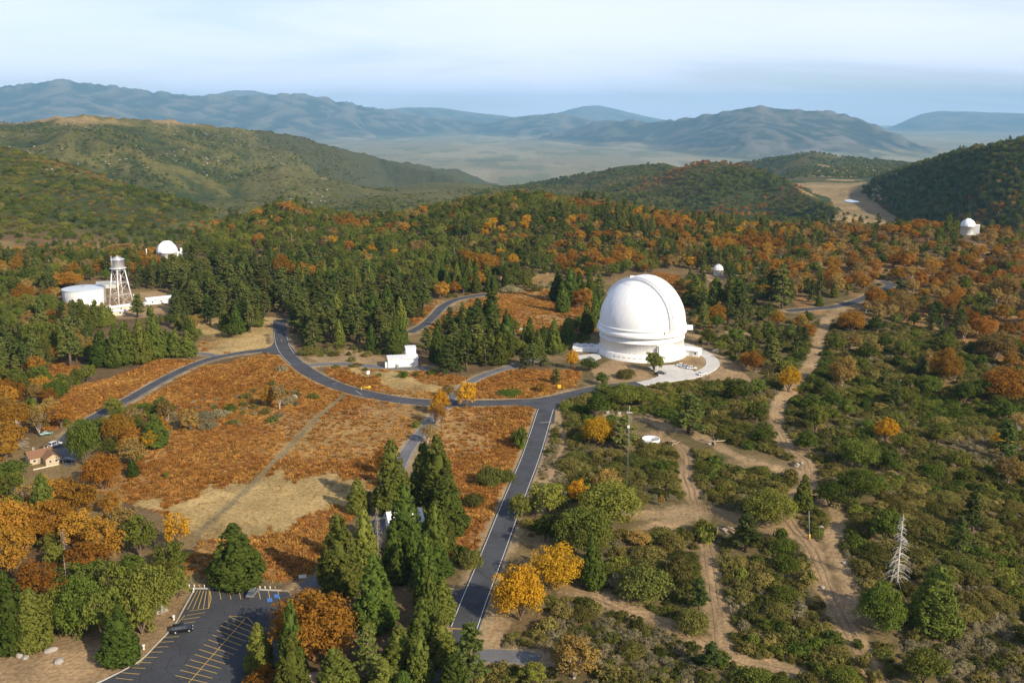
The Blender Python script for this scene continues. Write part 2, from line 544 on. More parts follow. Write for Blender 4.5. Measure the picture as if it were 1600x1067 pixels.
ROADS = {   # name: (picture points, width in metres)
    'main': ([(862, 622), (853, 640), (843, 672), (829, 715), (812, 758), (795, 800), (776, 850), (757, 898), (741, 938), (725, 982)], 6.9),
    'loop': ([(437, 500), (438, 522), (444, 545), (462, 566), (490, 586), (530, 604), (575, 616), (625, 625), (675, 629), (730, 630), (790, 629), (850, 626), (895, 616), (940, 606), (985, 601), (1010, 598)], 7.0),
    'west': ([(444, 541), (420, 546), (375, 552), (330, 561), (290, 576), (250, 596), (208, 620), (170, 640), (138, 658), (112, 678), (96, 700)], 5.4),
    'stub': ([(345, 558), (318, 553), (290, 553), (262, 556)], 4.0),
    'hill': ([(640, 520), (662, 508), (678, 494), (692, 479), (708, 470), (728, 465), (760, 460)], 6.0),
    'cross': ([(845, 560), (800, 573), (768, 582), (740, 594), (716, 611), (698, 629), (680, 650), (662, 672), (645, 692), (630, 716), (619, 745), (606, 785), (585, 830), (556, 872), (525, 895), (497, 905), (476, 920), (452, 940)], 4.6),
    'drive': ([(476, 572), (505, 569), (545, 569), (600, 574), (650, 576), (672, 575)], 4.6),
    'dome': ([(1000, 600), (1040, 594), (1075, 589), (1100, 581), (1113, 571), (1111, 561), (1098, 551), (1080, 543), (1066, 538)], 6.2),
    'east': ([(1230, 486), (1265, 483), (1300, 480), (1330, 473), (1350, 466), (1372, 455), (1392, 446), (1380, 440)], 6.0),
    'lane': ([(724, 984), (716, 1000), (707, 1020), (697, 1045), (688, 1075), (680, 1110)], 4.2),
    'side': ([(842, 1031), (815, 1027), (770, 1024), (735, 1026), (705, 1030)], 5.0),
    'mouth': ([(738, 926), (722, 930), (708, 934)], 5.5),
}
ROAD_XY = {k: smooth_line(line_at(p)) for k, (p, w) in ROADS.items()}
ROAD_W = {k: w for k, (p, w) in ROADS.items()}

TRACKS = [   # bare dirt: picture points, half width in metres
    ([(1345, 478), (1300, 492), (1284, 520), (1275, 548), (1262, 578), (1232, 612), (1214, 640), (1212, 668)], 3.4),
    ([(1212, 668), (1232, 700), (1262, 728), (1258, 760), (1232, 792), (1236, 820), (1265, 850), (1282, 890), (1296, 930), (1318, 975), (1350, 1030), (1385, 1085)], 3.0),
    ([(1262, 728), (1275, 770), (1310, 800), (1300, 850), (1320, 900), (1340, 960)], 2.5),
    ([(985, 676), (1018, 680), (1050, 690), (1072, 710), (1072, 738), (1080, 768), (1086, 790)], 2.6),
    ([(985, 800), (1010, 806), (1045, 800), (1086, 792), (1120, 800), (1160, 812), (1215, 830), (1250, 838)], 3.8),
    ([(1010, 830), (1040, 818), (1086, 800)], 4.5),
    ([(1100, 806), (1105, 840), (1108, 870), (1112, 905), (1120, 945), (1124, 985), (1130, 1015), (1165, 1035), (1240, 1048)], 2.8),
    ([(880, 920), (920, 930), (960, 944), (1005, 962), (1060, 985), (1128, 1018)], 3.0),
    ([(1020, 678), (1060, 672), (1110, 690), (1160, 716), (1212, 730), (1240, 735)], 3.0),
    ([(960, 650), (1010, 655), (1060, 672)], 3.5),
    ([(1060, 520), (1110, 528), (1150, 520), (1200, 528)], 4.0),
    ([(1124, 570), (1140, 590), (1165, 600)], 4.0),
    ([(770, 1000), (790, 960), (800, 930), (838, 890), (850, 850)], 2.6),
    ([(870, 640), (880, 690), (862, 740), (845, 800)], 1.2),
]
TRACK_XY = [(smooth_line(line_at(p)), w) for p, w in TRACKS]
FIELD_PATH = smooth_line(line_at([(540, 616), (510, 640), (480, 668), (450, 700), (420, 730), (395, 755), (360, 788), (310, 832)]))
FOOT_PATH = smooth_line(line_at([(255, 588), (200, 595), (150, 601), (105, 612)]))

# picture polygons of open ground
BRACKEN = [
    [(448, 562), (500, 598), (560, 622), (640, 634), (664, 642), (640, 690), (600, 745), (560, 790), (520, 850), (490, 895), (440, 910), (285, 905), (285, 880), (330, 840), (230, 795), (160, 775), (100, 755), (180, 735), (250, 690), (300, 655), (250, 640), (200, 632), (320, 570), (420, 552)],
    [(95, 610), (160, 590), (255, 562), (320, 565), (200, 622), (120, 660), (60, 680)],
    [(690, 645), (720, 634), (845, 634), (838, 672), (800, 760), (760, 840), (735, 880), (700, 870), (700, 780), (672, 700), (675, 660)],
    [(505, 574), (600, 578), (680, 582), (735, 592), (700, 624), (640, 624), (570, 608), (520, 592)],
    [(740, 597), (800, 577), (905, 575), (905, 600), (860, 615), (800, 622), (712, 624)],
    [(700, 492), (740, 468), (800, 458), (860, 452), (930, 470), (940, 500), (930, 520), (860, 522), (800, 520), (760, 505)],
    [(300, 545), (320, 535), (410, 540), (410, 548), (330, 553)],
    [(1020, 425), (1060, 430), (1080, 460), (1075, 490), (1060, 470)],
    [(640, 500), (680, 470), (690, 470), (700, 500), (690, 525), (660, 520)],
    [(0, 575), (60, 560), (120, 570), (90, 600), (0, 620)],
]
DRYGRASS = [
    [(225, 795), (330, 770), (400, 752), (450, 742), (545, 740), (570, 752), (545, 780), (500, 800), (450, 835), (390, 850), (320, 855), (270, 830)],
    [(560, 590), (640, 584), (720, 596), (690, 622), (620, 618)],
    [(780, 432), (860, 428), (870, 445), (790, 452)],
    [(300, 490), (400, 480), (420, 520), (400, 545), (320, 545)],
]
EARTH = [   # bare or gravelly ground
    [(920, 575), (960, 560), (1010, 578), (1020, 590), (1000, 600), (940, 606), (930, 596)],
    [(1060, 560), (1085, 553), (1104, 562), (1100, 575), (1070, 578)],
    [(1115, 550), (1160, 575), (1180, 610), (1140, 610), (1110, 595)],
    [(-20, 1010), (60, 1000), (170, 985), (230, 985), (280, 925), (302, 925), (275, 978), (215, 1035), (150, 1070), (-40, 1090)],
    [(470, 555), (560, 545), (600, 560), (600, 572), (500, 568)],
    [(100, 470), (240, 455), (290, 465), (280, 490), (180, 500)],
    [(1090, 420), (1170, 420), (1190, 436), (1110, 440)],
    [(740, 940), (790, 900), (800, 960), (770, 1020), (740, 1015)],
]
MEADOW = [[(1236, 282), (1300, 277), (1365, 278), (1362, 300), (1375, 322), (1425, 345), (1440, 372), (1180, 372), (1230, 350), (1290, 345), (1320, 330), (1300, 312), (1260, 296)],
          [(1270, 262), (1330, 258), (1400, 266), (1390, 276), (1300, 275)]]
ORANGE_HILL = [[(1130, 372), (1300, 358), (1600, 385), (1700, 640), (1450, 640), (1380, 520), (1250, 480)]]


def grass_mask(px, py, x, y):
    """Ragged patches of straw: the polygons with a strongly wandering, streaky edge."""
    a = fbm(x / 22, y / 22, 4, 141) - 0.5; b = fbm(x / 30, y / 30, 4, 151) - 0.5; c = fbm(x / 4, y / 9, 3, 161) - 0.5
    k = np.clip(320 / np.hypot(x, y), .2, 1)
    return any_poly(px + (a * 150 + c * 60) * k, py + (b * 70 + c * 30) * k, DRYGRASS)


def any_poly(px, py, polys):
    m = np.zeros(np.shape(px), bool)
    for p in polys:
        m |= in_poly(px, py, p)
    return m


# ------------------------------------------------------------------ the ground: one sheet out to the horizon
def build_ground():
    az_mid = np.linspace(R(-36), R(36), 620)
    az = np.concatenate([np.linspace(R(-180), R(-37.5), 60), az_mid, np.linspace(R(37.5), R(180), 60)])
    rows = np.concatenate([np.linspace(6, 60, 10), np.arange(66, 150, 4.0), np.arange(150, 700, 1.9), np.arange(700, 1400, 5.0),
                           np.geomspace(1400, 7000, 170), np.geomspace(7080, 13500, 40), np.geomspace(13700, 29000, 150), np.geomspace(29300, 46000, 60)])
    A, RR = np.meshgrid(az, rows)
    X = RR * np.sin(A); Y = RR * np.cos(A)
    Z = np.concatenate([terrain(X[i:i + 60], Y[i:i + 60]) for i in range(0, len(rows), 60)])
    nr, nc = X.shape
    me = bpy.data.meshes.new('ground')
    V = np.stack([X, Y, Z], -1).reshape(-1, 3)
    idx = np.arange(nr * nc).reshape(nr, nc)
    q = np.stack([idx[:-1, :-1], idx[:-1, 1:], idx[1:, 1:], idx[1:, :-1]], -1).reshape(-1, 4)[:, ::-1]
    me.vertices.add(len(V)); me.vertices.foreach_set('co', V.ravel())
    me.loops.add(q.size); me.loops.foreach_set('vertex_index', q.ravel().astype(np.int32))
    me.polygons.add(len(q)); me.polygons.foreach_set('loop_start', np.arange(0, q.size, 4, dtype=np.int32))
    me.polygons.foreach_set('use_smooth', np.ones(len(q), bool))
    me.update(calc_edges=True)
    # ground cover colour, per vertex
    PX, PY, _ = project(X, Y, Z)
    n1 = fbm(X / 14, Y / 14, 4, 21); n2 = fbm(X / 60, Y / 60, 4, 31); n3 = fbm(X / 5, Y / 5, 3, 41)
    wob = (n1 - 0.5) * 16 * np.clip(300 / RR, 0.15, 1)
    PXw, PYw = PX + wob * 2, PY + (n2 - 0.5) * 14 * np.clip(300 / RR, 0.1, 1) + wob * 0.4
    front = (np.abs(A) < R(60))
    C = np.zeros(X.shape + (3,))
    litter = np.array([0.125, 0.085, 0.045]); dry = np.array([0.36, 0.26, 0.11]); brk = np.array([0.28, 0.135, 0.045]); dirt = np.array([0.31, 0.215, 0.115])
    chap = np.array([0.090, 0.098, 0.024]); chap2 = np.array([0.145, 0.132, 0.038]); rust = np.array([0.17, 0.085, 0.026]); grn = np.array([0.10, 0.12, 0.03])
    C[:] = litter
    def blend(mask, col):
        C[:] = C * (1 - mask[..., None]) + np.asarray(col) * mask[..., None]
    blend(sstep((n2 - 0.42) / 0.2) * 0.55, dry * 0.7)
    nearz = (RR < 1050) & front
    right = nearz & (PX > 860) & (PY > 440)
    blend(right * 0.75, np.array([0.115, 0.095, 0.040]))
    blend(right * sstep((n1 - 0.50) / 0.2) * 0.6, dirt * 0.8)
    blend((any_poly(PXw, PYw, ORANGE_HILL) & nearz) * sstep((n1 - 0.4) / 0.2) * 0.8, np.array([0.27, 0.15, 0.06]))
    b = any_poly(PXw, PYw, BRACKEN) & nearz
    blend(b * 1.0, brk)
    blend(b * sstep((n2 - 0.5) / 0.14) * 0.55, dry * 0.95)
    blend(b * sstep((n1 - 0.56) / 0.12) * 0.7, brk * np.array([0.55, 0.45, 0.6]))
    g = np.zeros(X.shape, bool); sg = nearz & (RR < 720); g[sg] = grass_mask(PX[sg], PY[sg], X[sg], Y[sg])
    blend(g * 1.0, dry * 1.05)
    blend(g * sstep((n1 - 0.56) / 0.14) * 0.65, dry * 0.62)
    blend(g * sstep((n2 - 0.55) / 0.1) * 0.6, brk * 0.7)
    e = any_poly(PXw, PYw, EARTH) & nearz
    blend(e * 0.95, dirt)
    blend(e * sstep((n1 - 0.5) / 0.2) * 0.5, dirt * 0.6)
    for xy, w in TRACK_XY:
        sel = nearz & (X > xy[:, 0].min() - 15) & (X < xy[:, 0].max() + 15) & (Y > xy[:, 1].min() - 15) & (Y < xy[:, 1].max() + 15)
        d = seg_dist(X[sel], Y[sel], [tuple(p) for p in xy[::2]] + [tuple(xy[-1])])
        m = np.zeros(X.shape); m[sel] = sstep((w * 1.15 + (n3[sel] - 0.5) * 4.5 - d) / (w * 0.5))
        blend(m * (0.68 + 0.32 * sstep((n1 - 0.42) / 0.15)), dirt * 1.08)
        m2 = np.zeros(X.shape); m2[sel] = np.exp(-((d - 0.95) / 0.35) ** 2) * 0.35
        blend(m2, dirt * 0.62)
    for xy, w, col in ((FIELD_PATH, 1.3, np.array([0.21, 0.165, 0.085])), (FOOT_PATH, 1.0, dry)):
        sel = nearz & (X > xy[:, 0].min() - 8) & (X < xy[:, 0].max() + 8) & (Y > xy[:, 1].min() - 8) & (Y < xy[:, 1].max() + 8)
        d = seg_dist(X[sel], Y[sel], [tuple(p) for p in xy])
        m = np.zeros(X.shape); m[sel] = sstep((w + 0.5 - d) / 0.9)
        blend(m, col)
    for k, xy in ROAD_XY.items():      # gravelly shoulders and the mown strip beside the roads
        sel = nearz & (X > xy[:, 0].min() - 12) & (X < xy[:, 0].max() + 12) & (Y > xy[:, 1].min() - 12) & (Y < xy[:, 1].max() + 12)
        d = seg_dist(X[sel], Y[sel], [tuple(p) for p in xy])
        m = np.zeros(X.shape); m[sel] = sstep((ROAD_W[k] / 2 + 2.6 + (n3[sel] - 0.5) * 2.5 - d) / 1.2)
        blend(m * 0.85, np.array([0.30, 0.225, 0.125]))
    # slopes farther off
    mid = sstep((RR - 1000) / 120) * front
    tone = fbm(X / 160, Y / 160, 5, 51); tone2 = fbm(X / 420, Y / 420, 4, 61); fine = fbm(X / 28, Y / 28, 4, 71)
    blend(mid, chap)
    blend(mid * sstep((tone - 0.44) / 0.16) * 0.8, chap2)
    blend(mid * sstep((tone2 - 0.54) / 0.12) * 0.5 * (PX < 420) * (RR < 2000), rust)
    gul = sstep((0.46 - tone) / 0.1)
    blend(mid * gul * 0.85, np.array([0.045, 0.062, 0.020]))
    blend(mid * sstep((fine - 0.56) / 0.1) * 0.55, np.array([0.05, 0.06, 0.02]))
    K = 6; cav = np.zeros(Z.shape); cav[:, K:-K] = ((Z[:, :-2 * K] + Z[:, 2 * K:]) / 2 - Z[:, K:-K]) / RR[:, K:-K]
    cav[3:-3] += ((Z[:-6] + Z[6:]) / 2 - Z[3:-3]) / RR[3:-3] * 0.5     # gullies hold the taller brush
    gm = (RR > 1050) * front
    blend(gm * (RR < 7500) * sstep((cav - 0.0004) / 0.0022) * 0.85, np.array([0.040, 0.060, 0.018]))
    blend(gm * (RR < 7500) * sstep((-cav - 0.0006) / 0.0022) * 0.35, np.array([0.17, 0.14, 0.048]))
    tan_top = mid * (RR > 2200) * (PX < 480) * sstep((fbm(X / 120, Y / 120, 4, 77) - 0.47) / 0.08) * sstep((Z - 78 + np.clip(PX - 150, 0, 400) * 0.06) / 18)
    blend(tan_top * 0.85, np.array([0.36, 0.25, 0.11]))
    sp = mid * ((RR > 2050) & (RR < 5500) & (PX > 390) & (PX < 800))
    blend(sp * 0.55, np.array([0.135, 0.125, 0.042]))
    dk = mid * ((RR > 3500) & (RR < 7000) & (PX > 400) & (PX < 830))
    blend(dk * 0.8, np.array([0.060, 0.068, 0.030]))
    mh = mid * (PX > 770) * (RR < 5500)
    blend(mh * 0.9, np.array([0.055, 0.072, 0.020]))
    blend(mh * sstep((tone - 0.5) / 0.12) * 0.6, np.array([0.135, 0.105, 0.032]))
    md = any_poly(PX + (tone - .5) * 46, PY + (tone2 - .5) * 22, MEADOW) & (RR > 1250) & (RR < 5000)
    blend(md * 1.0, np.array([0.32, 0.225, 0.105]))
    blend(md * sstep((fbm(X / 130, Y / 50, 4, 83) - 0.48) / 0.15) * 0.6, np.array([0.19, 0.15, 0.07]))
    farp = sstep((RR - 6500) / 1500) * front
    pl = fbm(X / 900, Y / 2600, 5, 91); pl2 = fbm(X / 300, Y / 900, 3, 95)
    blend(farp, np.array([0.22, 0.19, 0.10]))
    blend(farp * sstep((pl - 0.46) / 0.12) * 0.7, np.array([0.30, 0.26, 0.15]))
    blend(farp * sstep((0.46 - pl2) / 0.1) * 0.6, np.array([0.10, 0.12, 0.05]))
    mtn = farp * sstep((Z + 425 + (fbm(X / 500, Y / 500, 3, 99) - .5) * 60) / 50)
    blend(mtn, np.array([0.034, 0.046, 0.034]))
    blend(mtn * sstep((fbm(X / 700, Y / 700, 5, 97) - 0.54) / 0.1) * 0.5, np.array([0.17, 0.14, 0.10]))
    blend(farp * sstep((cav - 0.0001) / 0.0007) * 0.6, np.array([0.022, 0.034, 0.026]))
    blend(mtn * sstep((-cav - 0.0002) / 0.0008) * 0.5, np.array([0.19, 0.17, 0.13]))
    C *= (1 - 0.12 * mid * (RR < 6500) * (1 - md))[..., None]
    C *= (0.86 + 0.28 * n3)[..., None]
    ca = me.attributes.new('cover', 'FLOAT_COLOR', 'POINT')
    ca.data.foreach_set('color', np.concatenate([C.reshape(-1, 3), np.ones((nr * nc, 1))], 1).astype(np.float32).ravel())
    m, N, L, bs = nodes_of('ground_cover')
    at_ = N.new('ShaderNodeAttribute'); at_.attribute_name = 'cover'
    tc = N.new('ShaderNodeNewGeometry')
    nz = N.new('ShaderNodeTexNoise'); nz.inputs['Scale'].default_value = 0.9; nz.inputs['Detail'].default_value = 5; nz.inputs['Roughness'].default_value = 0.65
    nz2 = N.new('ShaderNodeTexNoise'); nz2.inputs['Scale'].default_value = 0.055; nz2.inputs['Detail'].default_value = 6; nz2.inputs['Roughness'].default_value = 0.7
    L.new(tc.outputs['Position'], nz.inputs['Vector']); L.new(tc.outputs['Position'], nz2.inputs['Vector'])
    mr = N.new('ShaderNodeMapRange'); mr.inputs['From Min'].default_value = 0.3; mr.inputs['From Max'].default_value = 0.7; mr.inputs['To Min'].default_value = 0.62; mr.inputs['To Max'].default_value = 1.3
    mr2 = N.new('ShaderNodeMapRange'); mr2.inputs['From Min'].default_value = 0.3; mr2.inputs['From Max'].default_value = 0.7; mr2.inputs['To Min'].default_value = 0.7; mr2.inputs['To Max'].default_value = 1.28
    L.new(nz.outputs['Fac'], mr.inputs['Value']); L.new(nz2.outputs['Fac'], mr2.inputs['Value'])
    mm = N.new('ShaderNodeMath'); mm.operation = 'MULTIPLY'; L.new(mr.outputs[0], mm.inputs[0]); L.new(mr2.outputs[0], mm.inputs[1])
    vm = N.new('ShaderNodeVectorMath'); vm.operation = 'SCALE'
    L.new(at_.outputs['Color'], vm.inputs[0]); L.new(mm.outputs[0], vm.inputs['Scale'])
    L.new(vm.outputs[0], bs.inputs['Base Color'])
    bs.inputs['Roughness'].default_value = 0.95; bs.inputs['Specular IOR Level'].default_value = 0.1
    bp = N.new('ShaderNodeBump'); bp.inputs['Strength'].default_value = 0.8; bp.inputs['Distance'].default_value = 0.35
    L.new(nz.outputs['Fac'], bp.inputs['Height'])
    bp2 = N.new('ShaderNodeBump'); bp2.inputs['Strength'].default_value = 0.7; bp2.inputs['Distance'].default_value = 7.0
    L.new(nz2.outputs['Fac'], bp2.inputs['Height']); L.new(bp2.outputs[0], bp.inputs['Normal'])
    # the broad relief only matters on the far slopes: scale it by distance from the compound through its height input
    ln = N.new('ShaderNodeVectorMath'); ln.operation = 'LENGTH'; L.new(tc.outputs['Position'], ln.inputs[0])
    fr = N.new('ShaderNodeMapRange'); fr.inputs['From Min'].default_value = 900; fr.inputs['From Max'].default_value = 1500; fr.inputs['To Max'].default_value = 0.75
    L.new(ln.outputs['Value'], fr.inputs['Value']); L.new(fr.outputs[0], bp2.inputs['Strength'])
    L.new(bp.outputs[0], bs.inputs['Normal'])
    me.materials.append(m)
    return struct(link('ground', me))


GROUND = build_ground()

# ------------------------------------------------------------------ haze over the plain
hz, N, L, bs = nodes_of('haze')
N.remove(bs)
pv = N.new('ShaderNodeVolumePrincipled')
pv.inputs['Color'].default_value = (0.36, 0.70, 1.0, 1)
pv.inputs['Density'].default_value = 3.2e-5
pv.inputs['Anisotropy'].default_value = 0.0
L.new(pv.outputs[0], N['Material Output'].inputs['Volume'])
hb = MB().box(-47000, 47000, -47000, 47000, -640, 900)
tag(hb.build('haze', hz), kind='stuff')

# ------------------------------------------------------------------ roads, lot, paint
def asphalt(name, col, patch=0.25):
    m, N, L, b = nodes_of(name)
    g = N.new('ShaderNodeNewGeometry')
    n1 = N.new('ShaderNodeTexNoise'); n1.inputs['Scale'].default_value = 0.12; n1.inputs['Detail'].default_value = 6; n1.inputs['Roughness'].default_value = 0.6
    n2 = N.new('ShaderNodeTexNoise'); n2.inputs['Scale'].default_value = 2.5; n2.inputs['Detail'].default_value = 4
    L.new(g.outputs['Position'], n1.inputs['Vector']); L.new(g.outputs['Position'], n2.inputs['Vector'])
    a = N.new('ShaderNodeMapRange'); a.inputs['From Min'].default_value = 0.3; a.inputs['From Max'].default_value = 0.7; a.inputs['To Min'].default_value = 1 - patch; a.inputs['To Max'].default_value = 1 + patch
    c = N.new('ShaderNodeMapRange'); c.inputs['From Min'].default_value = 0.3; c.inputs['From Max'].default_value = 0.7; c.inputs['To Min'].default_value = 0.85; c.inputs['To Max'].default_value = 1.15
    L.new(n1.outputs['Fac'], a.inputs['Value']); L.new(n2.outputs['Fac'], c.inputs['Value'])
    mu = N.new('ShaderNodeMath'); mu.operation = 'MULTIPLY'; L.new(a.outputs[0], mu.inputs[0]); L.new(c.outputs[0], mu.inputs[1])
    v = N.new('ShaderNodeVectorMath'); v.operation = 'SCALE'; v.inputs[0].default_value = col; L.new(mu.outputs[0], v.inputs['Scale'])
    vo = N.new('ShaderNodeTexVoronoi'); vo.feature = 'DISTANCE_TO_EDGE'; vo.inputs['Scale'].default_value = 0.16
    wv = N.new('ShaderNodeVectorMath'); wv.operation = 'MULTIPLY_ADD'; wv.inputs[1].default_value = (2.2, 2.2, 0); L.new(n1.outputs['Color'], wv.inputs[0]); L.new(g.outputs['Position'], wv.inputs[2])
    L.new(wv.outputs[0], vo.inputs['Vector'])
    ck = N.new('ShaderNodeMapRange'); ck.inputs['From Max'].default_value = 0.018; ck.inputs['To Min'].default_value = 0.6; ck.inputs['To Max'].default_value = 1.0
    L.new(vo.outputs['Distance'], ck.inputs['Value'])
    m3 = N.new('ShaderNodeMath'); m3.operation = 'MULTIPLY'; L.new(mu.outputs[0], m3.inputs[0]); L.new(ck.outputs[0], m3.inputs[1]); L.new(m3.outputs[0], v.inputs['Scale'])
    L.new(v.outputs[0], b.inputs['Base Color']); b.inputs['Roughness'].default_value = 0.9; b.inputs['Specular IOR Level'].default_value = 0.2
    return m


M['asphalt'] = asphalt('asphalt', (0.062, 0.066, 0.074))
M['old_asphalt'] = asphalt('old_asphalt', (0.13, 0.13, 0.135))
M['lot_asphalt'] = asphalt('lot_asphalt', (0.050, 0.053, 0.060), 0.18)
M['concrete'] = asphalt('concrete', (0.50, 0.49, 0.46), 0.10)
M['white_line'] = plain('white_line', (0.60, 0.59, 0.56), 0.8, var=0.35, scale=1.2)
M['pale_line'] = plain('pale_line', (0.36, 0.35, 0.33), 0.9, var=0.3, scale=1.5)
M['yellow_line'] = plain('yellow_line', (0.46, 0.31, 0.07), 0.8, var=0.3, scale=2)
M['blue_paint'] = plain('blue_paint', (0.06, 0.16, 0.42), 0.8, var=0.2)
M['kerb'] = plain('kerb', (0.40, 0.38, 0.34), 0.9, var=0.2)


def normals2d(xy):
    t = np.gradient(xy, axis=0)
    t /= np.linalg.norm(t, axis=1)[:, None] + 1e-9
    return np.stack([t[:, 1], -t[:, 0]], 1)          # to the right of travel


def ribbon(xy, off0, off1, lift, across=2):
    n = normals2d(xy)
    offs = np.linspace(off0, off1, across)
    P = np.stack([xy + n * o for o in offs], 1)
    Z = terrain(P[..., 0], P[..., 1]) + lift
    V = np.concatenate([P, Z[..., None]], -1)
    k = across
    f = [(i * k + j, i * k + j + 1, (i + 1) * k + j + 1, (i + 1) * k + j) for i in range(len(xy) - 1) for j in range(k - 1)]
    return V.reshape(-1, 3).tolist(), f


def road(key, mat, lift, label_name='road', half=None):
    xy = ROAD_XY[key]; w = ROAD_W[key] / 2
    mb = MB()
    v, f = ribbon(xy, -w, w, lift, 5); mb.add(v, f, True)
    for s in (-1, 1):                                  # the worn edge drops into the shoulder
        n = normals2d(xy)
        a = xy + n * (s * w); b = xy + n * (s * (w + 0.25))
        za = terrain(a[:, 0], a[:, 1]) + lift; zb = terrain(b[:, 0], b[:, 1]) - 0.1
        vv = np.concatenate([np.c_[a, za], np.c_[b, zb]]).tolist(); m = len(xy)
        mb.add(vv, [(i, i + 1, m + i + 1, m + i) for i in range(m - 1)])
    return struct(mb.build(label_name, mat))


def patch(name, pts, mat, lift, parent=None, n=10):
    """A flat sheet laid over the ground inside a picture polygon, cut fine enough to follow it."""
    P = [at(*p) for p in pts]
    c = sum(P, Vector()) / len(P)
    mb = MB(); rings = []
    for k in range(n + 1):
        rings.append([(c.x + (p.x - c.x) * k / n, c.y + (p.y - c.y) * k / n) for p in P])
    m = len(P)
    v = [(x, y, gz(x, y) + lift) for rg in rings for x, y in rg]
    f = [(k * m + i, (k + 1) * m + i, (k + 1) * m + (i + 1) % m, k * m + (i + 1) % m) for k in range(n) for i in range(m)]
    mb.add(v, f, True)
    return mb.build(name, mat, parent)


def densify(pts, n=4):
    out = []
    for (a, b), (c, d) in zip(pts, pts[1:] + pts[:1]):
        out += [(a + (c - a) * t / n, b + (d - b) * t / n) for t in range(n)]
    return out


r_loop = road('loop', M['asphalt'], 0.14)
r_main = road('main', M['asphalt'], 0.165)
r_west = road('west', M['asphalt'], 0.19)
r_cross = road('cross', M['old_asphalt'], 0.115)
r_hill = road('hill', M['asphalt'], 0.15)
r_drive = road('drive', M['old_asphalt'], 0.12, 'driveway'); struct(r_drive)
road('stub', M['old_asphalt'], 0.13)
r_dome = road('dome', M['concrete'], 0.20)
road('east', M['asphalt'], 0.16)
road('lane', M['asphalt'], 0.15)
road('side', M['old_asphalt'], 0.13)
road('mouth', M['asphalt'], 0.145, 'driveway')
struct(patch('road', densify([(806, 634), (828, 636), (842, 640), (848, 648), (843, 664), (866, 662), (868, 640), (880, 628), (900, 620), (880, 618), (850, 621)]), M['asphalt'], 0.20))
struct(patch('road', densify([(430, 520), (447, 520), (452, 538), (466, 556), (455, 560), (440, 554), (415, 553), (408, 548), (424, 541), (431, 532)]), M['asphalt'], 0.21))
struct(patch('dome_apron', densify([(1012, 574), (1040, 571), (1062, 570), (1082, 579), (1090, 585), (1040, 592), (1012, 597), (1003, 599), (1030, 588), (1022, 580)]), M['concrete'], 0.22))
struct(patch('dome_footway', densify([(900, 556), (935, 552), (940, 560), (925, 566), (905, 562)]), M['concrete'], 0.12))


def stripe(parent, key, off, w, lift, a=0, b=None, name='edge_line', mat='white_line'):
    xy = ROAD_XY[key][a:b]
    v, f = ribbon(xy, off - w / 2, off + w / 2, lift)
    return MB().add(v, f).build(name, M[mat], parent)


stripe(r_main, 'main', 3.05, 0.17, 0.225, 5)                 # travel runs towards the camera, so + is the left-hand kerb line
stripe(r_main, 'main', -3.05, 0.17, 0.225, 5)
stripe(r_loop, 'loop', 3.2, 0.15, 0.215, 10, -60)
stripe(r_loop, 'loop', -3.2, 0.15, 0.215, 10, -60)
stripe(r_loop, 'loop', 0.0, 0.16, 0.215, 16, -75, 'centre_line', 'yellow_line')
stripe(r_west, 'west', 2.5, 0.18, 0.235, 6, -8, mat='pale_line')
stripe(r_west, 'west', -2.5, 0.18, 0.235, 6, -8, mat='pale_line')
stripe(r_cross, 'cross', 2.15, 0.18, 0.17, 4, -4, mat='pale_line')
stripe(r_cross, 'cross', -2.15, 0.18, 0.17, 4, -4, mat='pale_line')
stripe(r_hill, 'hill', 2.8, 0.2, 0.2, mat='pale_line')
stripe(r_hill, 'hill', -2.8, 0.2, 0.2, mat='pale_line')


def paint(parent, p, q, w, lift, mat, name='stall_line', px=True):
    a = at(*p) if px else Vector(p); b = at(*q) if px else Vector(q)
    d = Vector((b.x - a.x, b.y - a.y)); n = max(2, int(d.length / 1.5) + 1)
    xy = np.array([(a.x + d.x * t, a.y + d.y * t) for t in np.linspace(0, 1, n)])
    v, f = ribbon(xy, -w / 2, w / 2, lift)
    return MB().add(v, f).build(name, M[mat], parent)


paint(r_main, (843, 661), (862, 660), 0.4, 0.235, 'pale_line', 'stop_line')
paint(r_main, (706, 983), (742, 984), 0.35, 0.235, 'yellow_line', 'stop_line')
paint(r_loop, (556, 611), (566, 618), 0.3, 0.235, 'pale_line', 'stop_line')
for a, b in (((520, 601), (532, 596)), ((690, 625), (700, 634))):
    paint(r_loop, a, b, 0.25, 0.235, 'pale_line', 'patch_seam')

# parking lot
LOT_PX = [(306, 921), (380, 922), (450, 925), (470, 950), (470, 1000), (440, 1075), (120, 1085), (165, 1063), (217, 1036), (246, 1008), (273, 980), (290, 950)]
lot = struct(patch('parking_lot', densify(LOT_PX, 6), M['lot_asphalt'], 0.16, n=14))


def kerb_along(pts, name='kerb', h=0.16):
    xy = smooth_line(line_at(pts), 1.5)
    mb = MB(); n = normals2d(xy)
    a = xy - n * 0.12; b = xy + n * 0.12
    za = terrain(a[:, 0], a[:, 1]); zb = terrain(b[:, 0], b[:, 1]); m = len(xy)
    V = np.concatenate([np.c_[a, za - .1], np.c_[a, za + h + .16], np.c_[b, zb + h + .16], np.c_[b, zb - .1]]).tolist()
    for k in range(3):
        mb.add(V[k * m:(k + 2) * m], [(i, i + 1, m + i + 1, m + i) for i in range(m - 1)])
    return struct(mb.build(name, M['kerb']))


